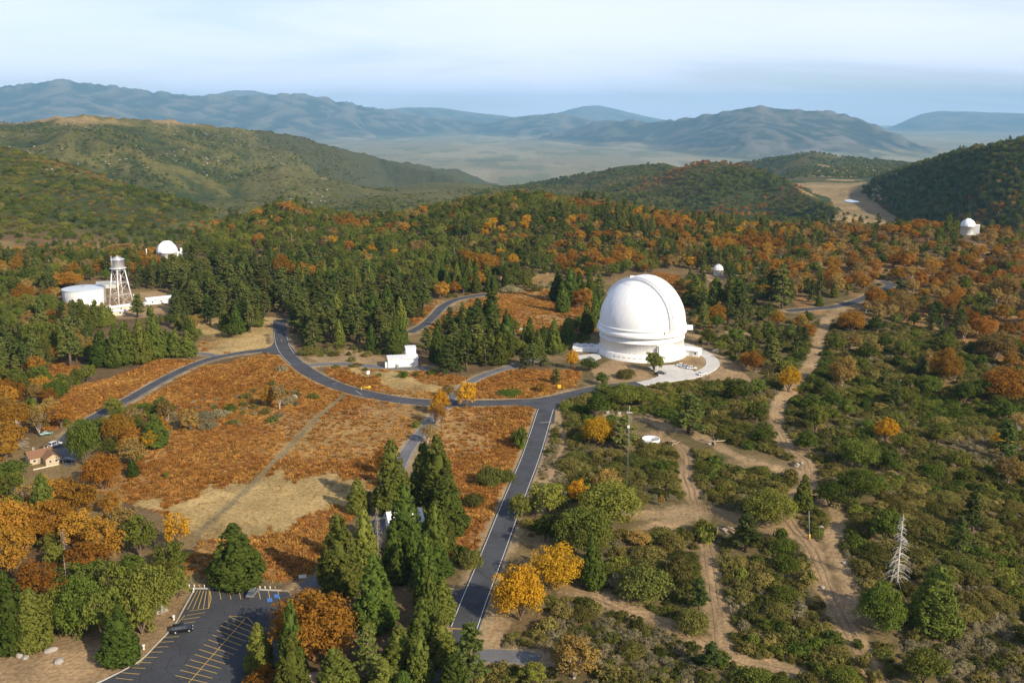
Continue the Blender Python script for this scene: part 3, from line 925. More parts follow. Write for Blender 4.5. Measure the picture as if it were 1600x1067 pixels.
kerb_along([(112, 1084), (165, 1062), (217, 1034), (246, 1006), (272, 978), (289, 948), (304, 921)])
kerb_along([(303, 920), (340, 920), (390, 921), (440, 923)])
LL = 0.205
for x in (327, 342.5, 358, 373.5, 389, 404, 419, 434):        # top row
    paint(lot, (x, 923), (x + 3, 937), 0.17, LL, 'yellow_line')
for i in range(5):                                            # hatched corner
    t = i / 4
    paint(lot, (309 + 18 * t, 923 + t), (293 + 33 * t, 953 - 1.5 * t), 0.17, LL, 'yellow_line', 'hatch_line')
paint(lot, (328, 924), (330, 936), 0.17, LL + .004, 'yellow_line', 'hatch_line')
paint(lot, (330, 936), (326, 951), 0.17, LL + .004, 'yellow_line', 'hatch_line')
paint(lot, (296, 955.5), (326, 951), 0.17, LL + .008, 'yellow_line', 'hatch_line')
LA, LB = at(292, 962), at(181, 1060)                           # slanted stalls along the kerb
RA, RB = at(320, 957.5), at(208, 1063)
for i in range(14):
    t = i / 13
    p = LA.lerp(LB, t); q = RA.lerp(RB, t)
    k = 0 if i not in (5,) else 0.002
    paint(lot, p, q, 0.16, LL, 'yellow_line', px=False)
paint(lot, (289, 962), (215, 1040), 0.16, LL + .004, 'yellow_line', 'bay_line')
CA, CB, DA, DB = at(358, 964), at(274, 1056), at(402, 983), at(325, 1068)   # double row in the middle
for i in range(13):
    t = i / 12
    paint(lot, CA.lerp(CB, t), DA.lerp(DB, t), 0.16, LL, 'yellow_line', px=False)
paint(lot, (383, 967), (290, 1073), 0.16, LL + .004, 'yellow_line', 'bay_line')
paint(lot, (358, 963), (386, 965), 0.16, LL + .004, 'yellow_line', 'bay_line')
paint(lot, (386, 965), (404, 983), 0.16, LL + .008, 'yellow_line', 'bay_line')
for x, y in ((421, 938), (432, 932)):
    patch('accessible_stall_mark', [(x - 4, y - 3), (x + 4, y - 3), (x + 5, y + 3), (x - 3, y + 3)], M['blue_paint'], LL + .004, lot, 2)

# wheel ruts worn into the dirt tracks
M['rut'] = asphalt('packed_dirt', (0.235, 0.162, 0.088), 0.35)
for k in (1, 3, 6, 7):
    xy = TRACK_XY[k][0]; n = normals2d(xy)
    for off in (-0.95, 0.85):
        wig = (fbm(xy[:, 0] / 6, xy[:, 1] / 6, 2, 300 + k) - .5)[:, None] * 1.1
        wd = np.clip(1.5 * fbm(xy[:, 0] / 9, xy[:, 1] / 9, 3, 310 + k + off) - .52, .004, .4)
        c = xy + n * (off + wig)
        a, b_ = c - n * wd[:, None], c + n * wd[:, None]
        m = len(xy)
        V = np.concatenate([np.c_[a, terrain(a[:, 0], a[:, 1]) + .07], np.c_[b_, terrain(b_[:, 0], b_[:, 1]) + .07]]).tolist()
        MB().add(V, [(i, i + 1, m + i + 1, m + i) for i in range(m - 1)]).build('wheel_rut', M['rut'], GROUND)

# little pond far out on the meadow
M['water'] = plain('pond_water', (0.30, 0.36, 0.42), 0.12, var=0.05)
struct(patch('pond', [(1318, 314), (1328, 312.5), (1340, 315), (1344, 317), (1332, 317.5), (1322, 316)], M['water'], 1.2, n=3))

# ------------------------------------------------------------------ building materials
M['dome_white'] = plain('dome_white', (0.80, 0.81, 0.80), 0.45, var=0.03, scale=0.25, streak=0.06, spec=0.3)
M['drum_white'] = plain('drum_white', (0.76, 0.76, 0.73), 0.6, var=0.05, scale=0.3, streak=0.12, spec=0.25)
M['white'] = plain('white_paint', (0.78, 0.78, 0.76), 0.55, var=0.06, scale=0.6, streak=0.08, spec=0.3)
M['door_grey'] = plain('door_grey', (0.50, 0.51, 0.48), 0.6, var=0.08)
M['pale_vent'] = plain('pale_vent', (0.60, 0.60, 0.57), 0.7, var=0.06)
M['dark'] = plain('shade_and_tyre_dark', (0.035, 0.035, 0.04), 0.8, var=0.1)  # tyre black, also paints the shade in the dome door recess
M['steel'] = plain('galvanised_steel', (0.60, 0.61, 0.62), 0.38, 0.55, var=0.12, scale=0.8, streak=0.2)
M['silver'] = plain('aluminium_paint', (0.74, 0.74, 0.73), 0.4, 0.15, var=0.08, scale=0.6, streak=0.15)
M['tank_roof'] = plain('tank_roof', (0.50, 0.55, 0.60), 0.5, var=0.06, scale=0.3)
M['roof_white'] = plain('roof_white', (0.74, 0.75, 0.76), 0.5, var=0.06, scale=0.8, streak=0.1)
M['roof_grey'] = plain('roof_grey', (0.30, 0.32, 0.33), 0.7, var=0.15, scale=0.8)
M['shingle'] = plain('brown_shingle', (0.20, 0.105, 0.055), 0.85, var=0.25, scale=3, bump=0.4)
M['stucco'] = plain('beige_stucco', (0.46, 0.37, 0.25), 0.85, var=0.07, scale=1.2, bump=0.2)
M['glass'] = plain('window_glass', (0.05, 0.06, 0.075), 0.1, var=0.05, spec=0.6)
M['yellow'] = plain('yellow_paint', (0.75, 0.48, 0.03), 0.5, var=0.08)
M['wood'] = plain('weathered_wood', (0.33, 0.25, 0.17), 0.9, var=0.25, scale=4)
M['stone'] = plain('granite', (0.30, 0.27, 0.23), 0.9, var=0.25, scale=2.5, bump=0.5)
M['greenwire'] = plain('green_wire', (0.10, 0.20, 0.13), 0.6, var=0.1)
M['pole'] = plain('grey_pole', (0.26, 0.27, 0.28), 0.5, 0.3, var=0.1)
M['tan_block'] = plain('tan_block', (0.62, 0.55, 0.43), 0.8, var=0.08)


def face_cam(p):
    return -math.atan2(p.x, p.y)


def polar(a, r):
    return (r * math.sin(a), -r * math.cos(a))


# ------------------------------------------------------------------ the great dome
p0 = at(1002, 550)
OBS = thing('observatory', 'huge white domed observatory with raised slit arch beside a concrete drive', 'observatory', (p0.x, p0.y, p0.z - 0.4), face_cam(p0))
RD, ZC = 21.3, 16.9
MB().lathe([(22.6, -1.5), (22.6, 0.9), (22.2, 1.2), (22.0, 3.4), (21.4, 3.9), (21.0, 4.0)], 96, cap=False).build('plinth', M['drum_white'], OBS)
MB().lathe([(21.0, 3.9), (20.9, 9.0), (21.25, 9.05), (21.25, 9.45), (20.8, 9.5), (20.7, 11.8), (19.6, 11.9)], 96).build('drum', M['drum_white'], OBS)
# ring of small windows just above the plinth
for k in range(9):
    a = R(-36 + 7.0 * k)
    w = MB()
    x0, y0 = polar(a - 0.030, 22.12); x1, y1 = polar(a + 0.030, 22.12)
    x2, y2 = polar(a + 0.030, 21.7); x3, y3 = polar(a - 0.030, 21.7)
    w.prism([(x0, y0), (x1, y1), (x2, y2), (x3, y3)], 1.7, 2.7).build('window', M['pale_vent'], OBS)
MB().lathe([(20.6, 11.9), (21.95, 12.0), (22.1, 12.2), (22.1, 13.6), (21.9, 13.8), (21.5, 13.85), (21.45, 14.9), (21.3, 15.0)], 96).build('gallery_ring', M['dome_white'], OBS)
MB().lathe([(21.3, 14.9), (21.75, 15.2), (21.85, 15.6), (21.75, 16.0), (21.35, 16.2)], 96).build('dome_lip', M['dome_white'], OBS)
prof = [(RD, 16.0)] + [(RD * math.cos(t), ZC + RD * math.sin(t)) for t in np.linspace(0, math.pi / 2 - 0.001, 40)]
dome = MB().lathe(prof, 128).build('dome_shell', M['dome_white'], OBS)
for el in (62,):
    t = R(el); MB().lathe([(RD * math.cos(t - .002) + .01, ZC + RD * math.sin(t - .002)), ((RD + .12) * math.cos(t), ZC + (RD + .12) * math.sin(t)),
                           (RD * math.cos(t + .006), ZC + RD * math.sin(t + .006))], 96).build('panel_seam', M['dome_white'], dome)
for k in range(36):    # meridian seams between the plate courses
    a = R(10 * k + 5)
    pts = [(polar(a, (RD + .005) * math.cos(t))[0], polar(a, (RD + .005) * math.cos(t))[1], ZC + (RD + .005) * math.sin(t)) for t in np.linspace(0.02, R(61), 14)]
    MB().tube(pts, 0.045, 4).build('panel_seam', M['dome_white'], dome)


def arch(s0, s1, rad, t0, t1, az, n=170, thick=1.6):
    """A strip of a cylinder bent over the dome, with side walls down into the shell."""
    u = Vector((math.sin(az), -math.cos(az), 0)); w = Vector((math.cos(az), math.sin(az), 0))
    mb = MB(); V = []
    for t in np.linspace(t0, t1, n):
        for s, rr in ((s0, rad - thick), (s0, rad), (s1, rad), (s1, rad - thick)):
            p = u * (rr * math.cos(t)) + w * s + Vector((0, 0, ZC + rr * math.sin(t)))
            V.append(p)
    f = [(i * 4 + j, i * 4 + j + 1, (i + 1) * 4 + j + 1, (i + 1) * 4 + j) for i in range(n - 1) for j in range(3)]
    f += [(3, 2, 1, 0), tuple((n - 1) * 4 + j for j in range(4))]
    return mb.add(V, f)


AZ = R(53)
arch(-6.1, 6.1, RD + 0.35, R(-4), R(148), AZ, thick=2.0).build('slit_arch', M['dome_white'], OBS)
arch(-4.7, -0.06, RD + 1.05, R(-2), R(143), AZ, thick=1.2).build('shutter', M['dome_white'], OBS)
arch(0.06, 4.7, RD + 1.05, R(-2), R(143), AZ, thick=1.2).build('shutter', M['dome_white'], OBS)
arch(-5.6, -5.2, RD + 0.85, R(-3), R(146), AZ, thick=1.0).build('slit_rail', M['dome_white'], OBS)
arch(5.2, 5.6, RD + 0.85, R(-3), R(146), AZ, thick=1.0).build('slit_rail', M['dome_white'], OBS)


def radial_box(a, r0, r1, half, z0, z1):
    u = Vector((math.sin(a), -math.cos(a), 0)); w = Vector((math.cos(a), math.sin(a), 0))
    return MB().prism([tuple((u * r + w * s)[:2]) for r, s in ((r0, half), (r0, -half), (r1, -half), (r1, half))][::-1], z0, z1)


radial_box(R(34), 20.6, 22.15, 1.7, 13.95, 15.1).build('gallery_hatch', M['door_grey'], OBS)
radial_box(R(88), 21.0, 25.0, 1.6, 13.0, 15.0).build('gallery_balcony', M['white'], OBS)
radial_box(R(-86), 21.0, 22.6, 1.2, 12.6, 14.6).build('gallery_balcony', M['white'], OBS)
# the big freight door and its frame
AD = R(33)
fr = radial_box(AD, 20.0, 22.75, 4.6, 0.2, 8.6).build('door_frame', M['drum_white'], OBS)
radial_box(AD - 0.024, 22.0, 22.80, 3.3, 0.3, 7.6).build('freight_door', M['white'], OBS)
radial_box(AD + 0.155, 22.0, 22.84, 0.95, 0.3, 7.7).build('door_opening', M['door_grey'], OBS)
radial_box(AD + 0.185, 22.0, 22.9, 0.28, 0.3, 7.7).build('door_shade_strip', M['dark'], OBS)  # solid dark strip, the recess shade put into its colour
radial_box(AD - 0.23, 22.0, 22.9, 0.16, 0.3, 8.0).build('door_rail', M['door_grey'], OBS)
MB().box(-6.6, -4.6, -2.5, -0.5, 37.0, 39.3).build('instrument_box', M['white'], OBS)
MB().tube([(1.0, 0, 38.2), (1.0, 0, 41.8)], 0.09, 5).build('lightning_rod', M['pole'], OBS)
# low wing on the shaded side
wing = MB().box(-34, -21.5, -6, 3, -0.5, 2.6).build('side_wing', M['white'], OBS)
MB().box(-34.3, -21.3, -6.3, 3.3, 2.6, 2.9).build('wing_roof', M['roof_white'], wing)
for k in range(3):
    MB().box(-33 + 3.6 * k, -31.2 + 3.6 * k, -2.2, -0.2, 2.9, 4.1).build('roof_unit', M['steel'], wing)


def gable(root, w, d, h, rise, wall, roof, over=0.5, y=0, x=0):
    """Walls with gable ends (ridge along x) and two roof planes."""
    mb = MB()
    x0, x1, y0, y1 = x - w / 2, x + w / 2, y - d / 2, y + d / 2
    mb.add([(x0, y0, -1), (x1, y0, -1), (x1, y1, -1), (x0, y1, -1), (x0, y0, h), (x1, y0, h), (x1, y1, h), (x0, y1, h), (x0, y, h + rise), (x1, y, h + rise)],
           [(0, 1, 5, 4), (1, 2, 6, 9, 5), (2, 3, 7, 6), (3, 0, 4, 8, 7)])
    wl = mb.build('wall', wall, root)
    k = rise / (d / 2)
    for s in (-1, 1):
        e = y + s * (d / 2 + over); ze = h - over * k
        t = 0.18
        v = [(x0 - over, e, ze), (x1 + over, e, ze), (x1 + over, y, h + rise), (x0 - over, y, h + rise)]
        v2 = [(a, b, c + t) for a, b, c in v]
        f = [(0, 1, 2, 3), (7, 6, 5, 4), (0, 4, 5, 1), (1, 5, 6, 2), (3, 2, 6, 7), (0, 3, 7, 4)]
        MB().add(v + v2, f).build('roof', roof, root)
    return wl


def window(root, x0, x1, y, z0, z1, axis='y', s=-1, mat='glass'):
    t = 0.05
    if axis == 'y':
        f = MB().box(x0 - .1, x1 + .1, y - t if s < 0 else y, y if s < 0 else y + t, z0 - .1, z1 + .1).build('window', M['white'], root)
        MB().box(x0, x1, y - t - .02 if s < 0 else y, y if s < 0 else y + t + .02, z0, z1).build('pane', M[mat], f)
    else:
        f = MB().box(y - t if s < 0 else y, y if s < 0 else y + t, x0 - .1, x1 + .1, z0 - .1, z1 + .1).build('window', M['white'], root)
        MB().box(y - t - .02 if s < 0 else y, y if s < 0 else y + t + .02, x0, x1, z0, z1).build('pane', M[mat], f)
    return f


p = at(1083, 555)
t = thing('utility_shed', 'small white gabled shed tucked against the huge dome by the drive', 'shed', p, face_cam(p) + R(-18))
gable(t, 6.8, 5.0, 3.0, 1.1, M['white'], M['roof_white'])
MB().box(-0.9, 0.5, -2.56, -2.5, 0, 2.2).build('door', M['door_grey'], t)
window(t, 1.3, 2.3, -2.5, 1.2, 2.1)

# ------------------------------------------------------------------ smaller domes
def small_dome(name, label, px, py, rad, drum_h, slit_az, drum_r=None, n=48):
    p = at(px, py)
    t = thing(name, label, 'observatory', (p.x, p.y, p.z - 0.3), face_cam(p))
    dr = drum_r or rad * 0.97
    MB().lathe([(dr, -1.5), (dr, drum_h), (dr + .25, drum_h), (dr + .25, drum_h + .4), (dr - .2, drum_h + .4)], n).build('drum', M['drum_white'], t)
    zc = drum_h + 0.4
    prof = [(rad * math.cos(a), zc + rad * math.sin(a)) for a in np.linspace(0, math.pi / 2 - .001, 20)]
    MB().lathe(prof, n).build('dome_shell', M['dome_white'], t)
    global ZC
    keep = ZC; ZC = zc
    w = rad * 0.24
    arch(-w, w, rad * 1.045, R(2), R(128), slit_az, 30, rad * 0.1).build('slit_arch', M['dome_white'], t)
    arch(-w * .72, -.03, rad * 1.07, R(4), R(124), slit_az, 30, rad * 0.06).build('shutter', M['dome_white'], t)
    arch(.03, w * .72, rad * 1.07, R(4), R(124), slit_az, 30, rad * 0.06).build('shutter', M['dome_white'], t)
    ZC = keep
    return t, p


t, p = small_dome('observatory', 'little white dome alone in a dirt clearing uphill from the huge dome', 1122, 430, 3.45, 4.2, R(20))
MB().box(-.7, .7, -3.5, -3.36, 0, 2.2).build('door', M['door_grey'], t)
t, p = small_dome('observatory', 'white dome with square side box on the far orange oak ridge', 1511, 366, 5.8, 7.0, R(-10))
MB().box(5.0, 9.2, -3.0, 3.0, -1.5, 8.6).build('stair_box', M['white'], t)
MB().box(-6.8, 12, -8.2, 5, -3.5, -.5).build('terrace', M['drum_white'], t)
MB().box(7, 8.2, -3.06, -3.0, -0.4, 1.8).build('door', M['door_grey'], t)
t, p = small_dome('observatory', 'white dome rising over the pines behind the silver water tower', 262, 404, 8.2, 5.4, R(-40))
MB().box(7.4, 9.8, -3, 2, -1.5, 5.6).build('stair_box', M['white'], t)
MB().box(9.9, 11.5, -2.6, 0, -1.5, 8.4).build('vent_stack', M['white'], t)
MB().tube([(-15.5, 0, -1), (-15.5, 0, 9)], 0.35, 6).build('mast', M['white'], t)
MB().box(-16, -13.4, -1, 1, -1, 2.4).build('mast_cabin', M['white'], t)

# ------------------------------------------------------------------ water tank and tower
p = at(133, 473)
t = thing('water_tank', 'broad white cylindrical water tank with flat grey roof among trees', 'water tank', (p.x, p.y, p.z - .3), face_cam(p))
MB().lathe([(12.6, -1), (12.6, 9.6)], 64).build('shell', M['white'], t)
rf = MB().lathe([(12.9, 9.45), (12.95, 9.75), (12.6, 9.8), (6, 10.35), (0.01, 10.6)], 64).build('roof', M['tank_roof'], t)
MB().lathe([(1.2, 10.45), (1.2, 11.0), (0.01, 11.05)], 16).build('hatch', M['roof_grey'], rf)
for k in range(16):
    a = R(22.5 * k + 8); x, y = polar(a, 12.63)
    MB().tube([(x, y, -.5), (x, y, 9.5)], 0.09, 4).build('seam', M['steel'], t)
for k in range(3):
    MB().lathe([(12.6, 2.3 + 2.4 * k), (12.66, 2.35 + 2.4 * k), (12.6, 2.4 + 2.4 * k)], 64).build('seam', M['white'], t)

p = at(190, 477)
t = thing('water_tower', 'tall silver water tower on four braced legs next to the broad tank', 'water tower', p, face_cam(p) + R(33))
H0, H1 = 23.0, 29.0
B, T = 5.1, 2.6
legs = []
for sx in (-1, 1):
    for sy in (-1, 1):
        MB().tube([(sx * B, sy * B, -.5), (sx * T, sy * T, H0)], [0.42, 0.34], 8).build('leg', M['silver'], t)
        MB().box(sx * B - .8, sx * B + .8, sy * B - .8, sy * B + .8, -.6, .5).build('footing', M['concrete'], t)
        legs.append((sx, sy))
lv = [0.3, 7.4, 14.6, 22.2]
def legp(sx, sy, z):
    k = B + (T - B) * z / H0
    return (sx * k, sy * k, z)
sides = [((-1, -1), (1, -1)), ((1, -1), (1, 1)), ((1, 1), (-1, 1)), ((-1, 1), (-1, -1))]
for a, b in sides:
    for z in lv[1:]:
        MB().tube([legp(*a, z), legp(*b, z)], 0.17, 5).build('strut', M['silver'], t)
    for z0, z1 in zip(lv[:-1], lv[1:]):
        MB().tube([legp(*a, z0), legp(*b, z1)], 0.085, 4).build('brace', M['silver'], t)
        MB().tube([legp(*b, z0), legp(*a, z1)], 0.085, 4).build('brace', M['silver'], t)
MB().tube([(0, 0, -.5), (0, 0, H0)], 0.4, 8).build('riser_pipe', plain('rusty_pipe', (0.30, 0.17, 0.11), 0.8), t)
MB().lathe([(0.01, H0 - .9), (3.6, H0 - .1), (4.0, H0 + .5), (4.0, H1 - .4), (4.3, H1 - .35), (4.3, H1 - .1)], 40).build('tank', M['steel'], t)
MB().lathe([(4.4, H1 - .15), (4.4, H1), (0.6, H1 + 1.8), (0.5, H1 + 2.2), (0.01, H1 + 2.4)], 40).build('tank_roof', M['steel'], t)
MB().lathe([(4.0, H0 + .5), (4.9, H0 + .45), (4.9, H0 + .6), (4.0, H0 + .65)], 40).build('walkway', M['silver'], t)
MB().tube([(-4.4, -.5, H1 - 4), (-4.4, -.5, H1 + 2.6)], 0.14, 5).build('antenna', M['silver'], t)

# service buildings round the tower
def shed(label, px, py, w, d, h, rise, rz, wall='white', roof='roof_white', name='utility_building', cat='building', win=0):
    p = at(px, py)
    t = thing(name, label, cat, p, face_cam(p) + R(rz))
    gable(t, w, d, h, rise, M[wall], M[roof])
    for k in range(win):
        xx = -w / 2 + (k + .6) * w / (win + .2)
        window(t, xx - .5, xx + .5, -d / 2, 1.0, 2.0)
    MB().box(w / 2 - 2.2, w / 2 - 1.0, -d / 2 - .06, -d / 2, 0, 2.1).build('door', M['door_grey'], t)
    return t


shed('long low white shed in front of the water tower feet', 187, 485, 17, 5.2, 2.6, .7, 22, 'tan_block', win=3)
shed('short white shed lower than its neighbour below the water tower', 181, 492, 11, 4.6, 2.4, .6, 0, 'tan_block', win=2)
shed('long white roofed workshop beyond the water tower in the pines', 250, 473, 17, 6.5, 3.0, 1.0, 14, win=3)
shed('grey roofed shed half hidden behind the broad water tank', 167, 449, 12, 7, 3.0, 1.2, -8, 'door_grey', 'roof_grey', win=2)
p = at(230, 478)
t = thing('gas_tank', 'small rounded white gas tank at the end of the workshop', 'gas tank', p, face_cam(p))
MB().lathe([(0.01, -2.6), (.75, -2.3), (1.05, -1.6), (1.05, 1.6), (.75, 2.3), (.01, 2.6)], 16).build('vessel', M['white'], t).rotation_euler = (0, R(90), 0)
t.children[0].location = (0, 0, 1.5)
for s in (-1.3, 1.3):
    MB().box(s - .2, s + .2, -.7, .7, -.2, .8).build('saddle', M['concrete'], t)
for i, (px, py) in enumerate(((206, 470), (209.5, 469), (213, 468.5))):
    p = at(px, py)
    tag(MB().tube([(0, 0, -.3), (0, 0, 3.6), (0, 0, 3.8)], [.3, .3, .12], 8).build('vent_pipe', M['silver'], loc=p), 'short silver vent pipe standing in the yard at the water tower', 'pipe', 'vent pipes by the water tower')

# L shaped white building with a raised block
p = at(628, 571)
t = thing('white_building', 'plain white flat roofed building with taller rear block by the driveway', 'building', p, face_cam(p) + R(4))
lw = MB().box(-6.6, 7.4, -3.2, 4, -1, 4.0).build('wall', M['white'], t)
MB().box(-6.9, 7.7, -3.5, 4.3, 4.0, 4.3).build('roof', M['roof_white'], t)
MB().box(2.4, 7.2, 4.4, 10, -1, 6.9).build('rear_block', M['white'], t)
MB().box(2.2, 7.4, 4.35, 10.2, 6.9, 7.2).build('rear_roof', M['roof_white'], t)
MB().box(-8.0, -6.6, -2.6, -.6, -1, 2.5).build('porch', M['white'], t)
MB().box(-3.4, -2.0, -3.28, -3.2, 0, 2.2).build('door', M['door_grey'], t)
MB().box(-2.6, -1.6, -4.2, -3.3, 0, 1.5).build('equipment_cabinet', M['steel'], t)
MB().box(4.4, 5.6, -3.28, -3.2, 0.0, 2.0).build('door', M['door_grey'], t)
MB().box(1.8, 2.4, 5.4, 6.4, 4.0, 6.0).build('flue_box', M['steel'], t)

# house among the oaks
p = at(72, 722)
t = thing('house', 'beige stucco house with brown shingle gable roofs and attached wing', 'house', p, face_cam(p) + R(14))
t.scale = (.74, .74, .74)
gable(t, 10.5, 7.6, 3.4, 2.2, M['stucco'], M['shingle'], 0.6, y=4.0, x=-1.5)
wingm = bpy.data.objects.new('wing', None); COL.objects.link(wingm); wingm.parent = t; wingm.location = (2.0, -1.2, 0); wingm.rotation_euler = (0, 0, R(90))
gable(wingm, 8.4, 7.0, 3.2, 1.9, M['stucco'], M['shingle'], 0.55)
for c in wingm.children:
    pass
window(t, 0.0, 1.0, -5.4, 1.2, 2.3)
window(t, 2.6, 3.7, -5.4, 1.2, 2.3)
window(t, -5.4, -4.2, 0.2, 1.2, 2.3)
MB().box(-3.3, -2.2, .12, .2, 0, 2.1).build('door', M['wood'], t)
MB().box(-4.0, -3.0, 5.2, 6.0, 5.0, 6.6).build('chimney', M['stone'], t)
for sx in (1.0, 2.4):
    MB().box(sx, sx + .5, 5.0, 5.5, 4.9, 5.6).build('roof_vent', M['white'], t)
MB().box(-7.5, 3.5, -7.2, -7.0, -.3, .5).build('garden_wall', M['tan_block'], t)
tp = [(88, 690), (98, 680), (112, 684), (120, 705), (112, 728), (98, 728), (92, 712)]
struct(patch('house_yard', densify(tp), M['old_asphalt'], 0.16))

# white roofed cottage in the cedar clump
p = at(632, 826)
t = thing('cottage', 'white metal roofed cottage almost hidden inside the tall cedar clump', 'cottage', p, face_cam(p) + R(12))
gable(t, 9.5, 7.4, 3.2, 2.6, M['drum_white'], M['roof_white'], .5)
window(t, -3.2, -2.0, -3.7, 1.1, 2.2)
window(t, 2.0, 3.2, -3.7, 1.1, 2.2)
MB().box(-.6, .5, -3.76, -3.7, 0, 2.1).build('door', M['door_grey'], t)
p = at(597, 900)
# brown roof at the bottom edge
p = at(482, 1085)
t = thing('cabin', 'brown roofed cabin just showing below the big orange oak', 'cabin', p, face_cam(p) + R(-4))
gable(t, 9, 7, 2.8, 1.6, M['wood'], plain('cabin_roof', (0.30, 0.21, 0.16), 0.9, var=.2, scale=3), .5)
window(t, -2, -1, -3.5, 1.1, 2.1)
# lookout on the knoll
p = at(446, 329)
t = thing('lookout_hut', 'tiny pale lookout hut on top of the dark wooded knoll', 'hut', (p.x, p.y, p.z), face_cam(p))
for sx in (-1.6, 1.6):
    for sy in (-1.6, 1.6):
        MB().tube([(sx, sy, -1), (sx, sy, 3)], .2, 5).build('leg', M['wood'], t)
MB().box(-1.7, 1.7, -1.7, 1.7, 3, 5.4).build('cabin', M['tan_block'], t)
MB().lathe([(2.7, 5.3), (2.7, 5.5), (.01, 6.5)], 4, a0=R(45), a1=R(405), smooth=False).build('roof', M['tan_block'], t)

# ------------------------------------------------------------------ round pad, mast, signs, gate
p = at(1017, 688)
t = thing('round_reservoir', 'low round white concrete reservoir with dark shadow block in the scrub', 'reservoir', (p.x, p.y, p.z), face_cam(p))
MB().lathe([(3.3, -.6), (3.3, .8), (3.0, .8), (3.0, .4), (.01, .45)], 40).build('rim', M['white'], t)
MB().box(.9, 2.5, -1.9, 0.4, .46, .95).build('shadow_block', M['roof_grey'], t)  # grey block added to stand for the dark shadow on the slab
p = at(980, 762)
t = thing('radio_mast', 'slender grey radio mast with small white antennas standing in scrub', 'mast', (p.x, p.y, p.z), face_cam(p))
MH = 25.5
for k in range(3):
    a = R(120 * k); MB().tube([(.32 * math.sin(a), .32 * math.cos(a), -.3), (.22 * math.sin(a), .22 * math.cos(a), MH)], .03, 4).build('mast_leg', M['pole'], t)
zz = []
for k in range(52):
    a0, a1 = R(120 * (k % 3)), R(120 * ((k + 1) % 3)); z = k * MH / 52
    MB().tube([(.3 * math.sin(a0), .3 * math.cos(a0), z), (.3 * math.sin(a1), .3 * math.cos(a1), z + MH / 52)], .016, 3).build('lacing', M['pole'], t)
MB().box(-.9, .9, -.1, .1, MH - .3, MH - .1).build('antenna', M['white'], t)
MB().box(-.5, .2, -.5, -.2, MH - 5.2, MH - 4.4).build('antenna', M['white'], t)
MB().tube([(0, 0, MH), (0, 0, MH + 2)], .05, 4).build('antenna', M['white'], t)


def sign(label, px, py, h, w, hh, mat, posts=2, name='sign', cat='sign', rz=0):
    p = at(px, py)
    t = thing(name, label, cat, p, face_cam(p) + R(rz))
    for s in ((-1, 1) if posts == 2 else (0,)):
        MB().tube([(s * w * .4, 0, -.3), (s * w * .4, 0, h)], .06, 5).build('post', M['wood'] if posts == 2 else M['pole'], t)
    MB().box(-w / 2, w / 2, -.1, -.03, h - hh, h).build('panel', M[mat], t)
    return t


sign('yellow warning sign on a post beside the road bend', 874, 610, 2.6, 1.5, 1.5, 'yellow', 1)
sign('small white notice board on posts beside the cross lane', 473, 908, 1.9, 1.9, .9, 'white')
p = at(576, 592)
t = thing('satellite_dish', 'little white dish on a pole in the bracken above the road', 'dish', p, face_cam(p) + R(-30))
MB().tube([(0, 0, -.2), (0, 0, 2.6)], .08, 6).build('post', M['pole'], t)
d = MB().lathe([(.01, 0), (.6, .08), (1.0, .3), (1.02, .34), (.6, .14), (.01, .05)], 20).build('reflector', M['white'], t, (0, -.1, 2.9))
d.rotation_euler = (R(55), 0, 0)
p = at(571, 609.5)
t = thing('road_gate', 'yellow swing gate standing open at the road edge', 'gate', (p.x, p.y, p.z), face_cam(p) + R(12))
for x in (-1.8, 1.6):
    MB().tube([(x, 0, -.2), (x, 0, 1.5)], .14, 6).build('post', M['yellow'], t)
MB().tube([(-1.8, 0, 1.3), (2.6, 0, 1.3)], .11, 6).build('bar', M['yellow'], t)
MB().tube([(-1.8, 0, .6), (2.6, 0, 1.2)], .09, 6).build('brace', M['yellow'], t)
MB().box(1.4, 2.2, -.08, .08, .9, 1.7).build('panel', M['yellow'], t)
p = at(1265, 842)
t = thing('marker_post', 'leaning thin pole with yellow foot sleeve on the dirt track edge', 'post', p, 0)
MB().tube([(0, 0, -.3), (-.7, .3, 8.5)], [.13, .08], 6).build('pole', M['pole'], t)
MB().tube([(0, 0, -.2), (-.1, .05, 1.5)], .22, 6).build('sleeve', M['yellow'], t)

# lot furniture: timber posts, lamp bollards, wire fence
for i in range(20):
    x = 280 + 7.9 * i
    p = at(x, 917.2 + .2 * i * .9)
    o = MB().tube([(0, 0, -.2), (0, 0, .8), (0, 0, .92)], [.12, .12, .05], 7).build('parking_post', M['wood' if i % 5 == 4 else 'white'], loc=p)
    tag(o, 'short white post in the row along the upper edge of the lot', 'post', 'white posts along the upper lot edge')
BOL = ['white lamp bollard at the hatched corner of the lot', 'white lamp bollard beside the boulder along the lot kerb', 'white lamp bollard between the boulder and the front cedar',
       'white lamp bollard at the foot of the front cedar']
for (x, y), lb in zip(((302, 925), (271.5, 968), (224.5, 1014), (206.5, 1036)), BOL):
    p = at(x, y)
    t = thing('lamp_bollard', lb, 'bollard', p, 0, 'lamp bollards round the lot')
    MB().lathe([(.24, -.2), (.24, .75), (.3, .78), (.3, .85)], 14, cap=True).build('post', M['white'], t)
    MB().lathe([(.2, .85), (.2, 1.05), (.38, 1.08), (.3, 1.2), (.01, 1.25)], 14).build('lamp_head', M['silver'], t)
fp = smooth_line(line_at([(300, 913), (345, 913), (395, 914), (440, 917)]), 2.6)
t = thing('wire_fence', 'low green wire fence behind the white posts of the lot', 'fence', (0, 0, 0))
for i, (x, y) in enumerate(fp):
    MB().tube([(x, y, gz(x, y) - .2), (x, y, gz(x, y) + 1.5)], .05, 5).build('fence_post', M['greenwire'], t)
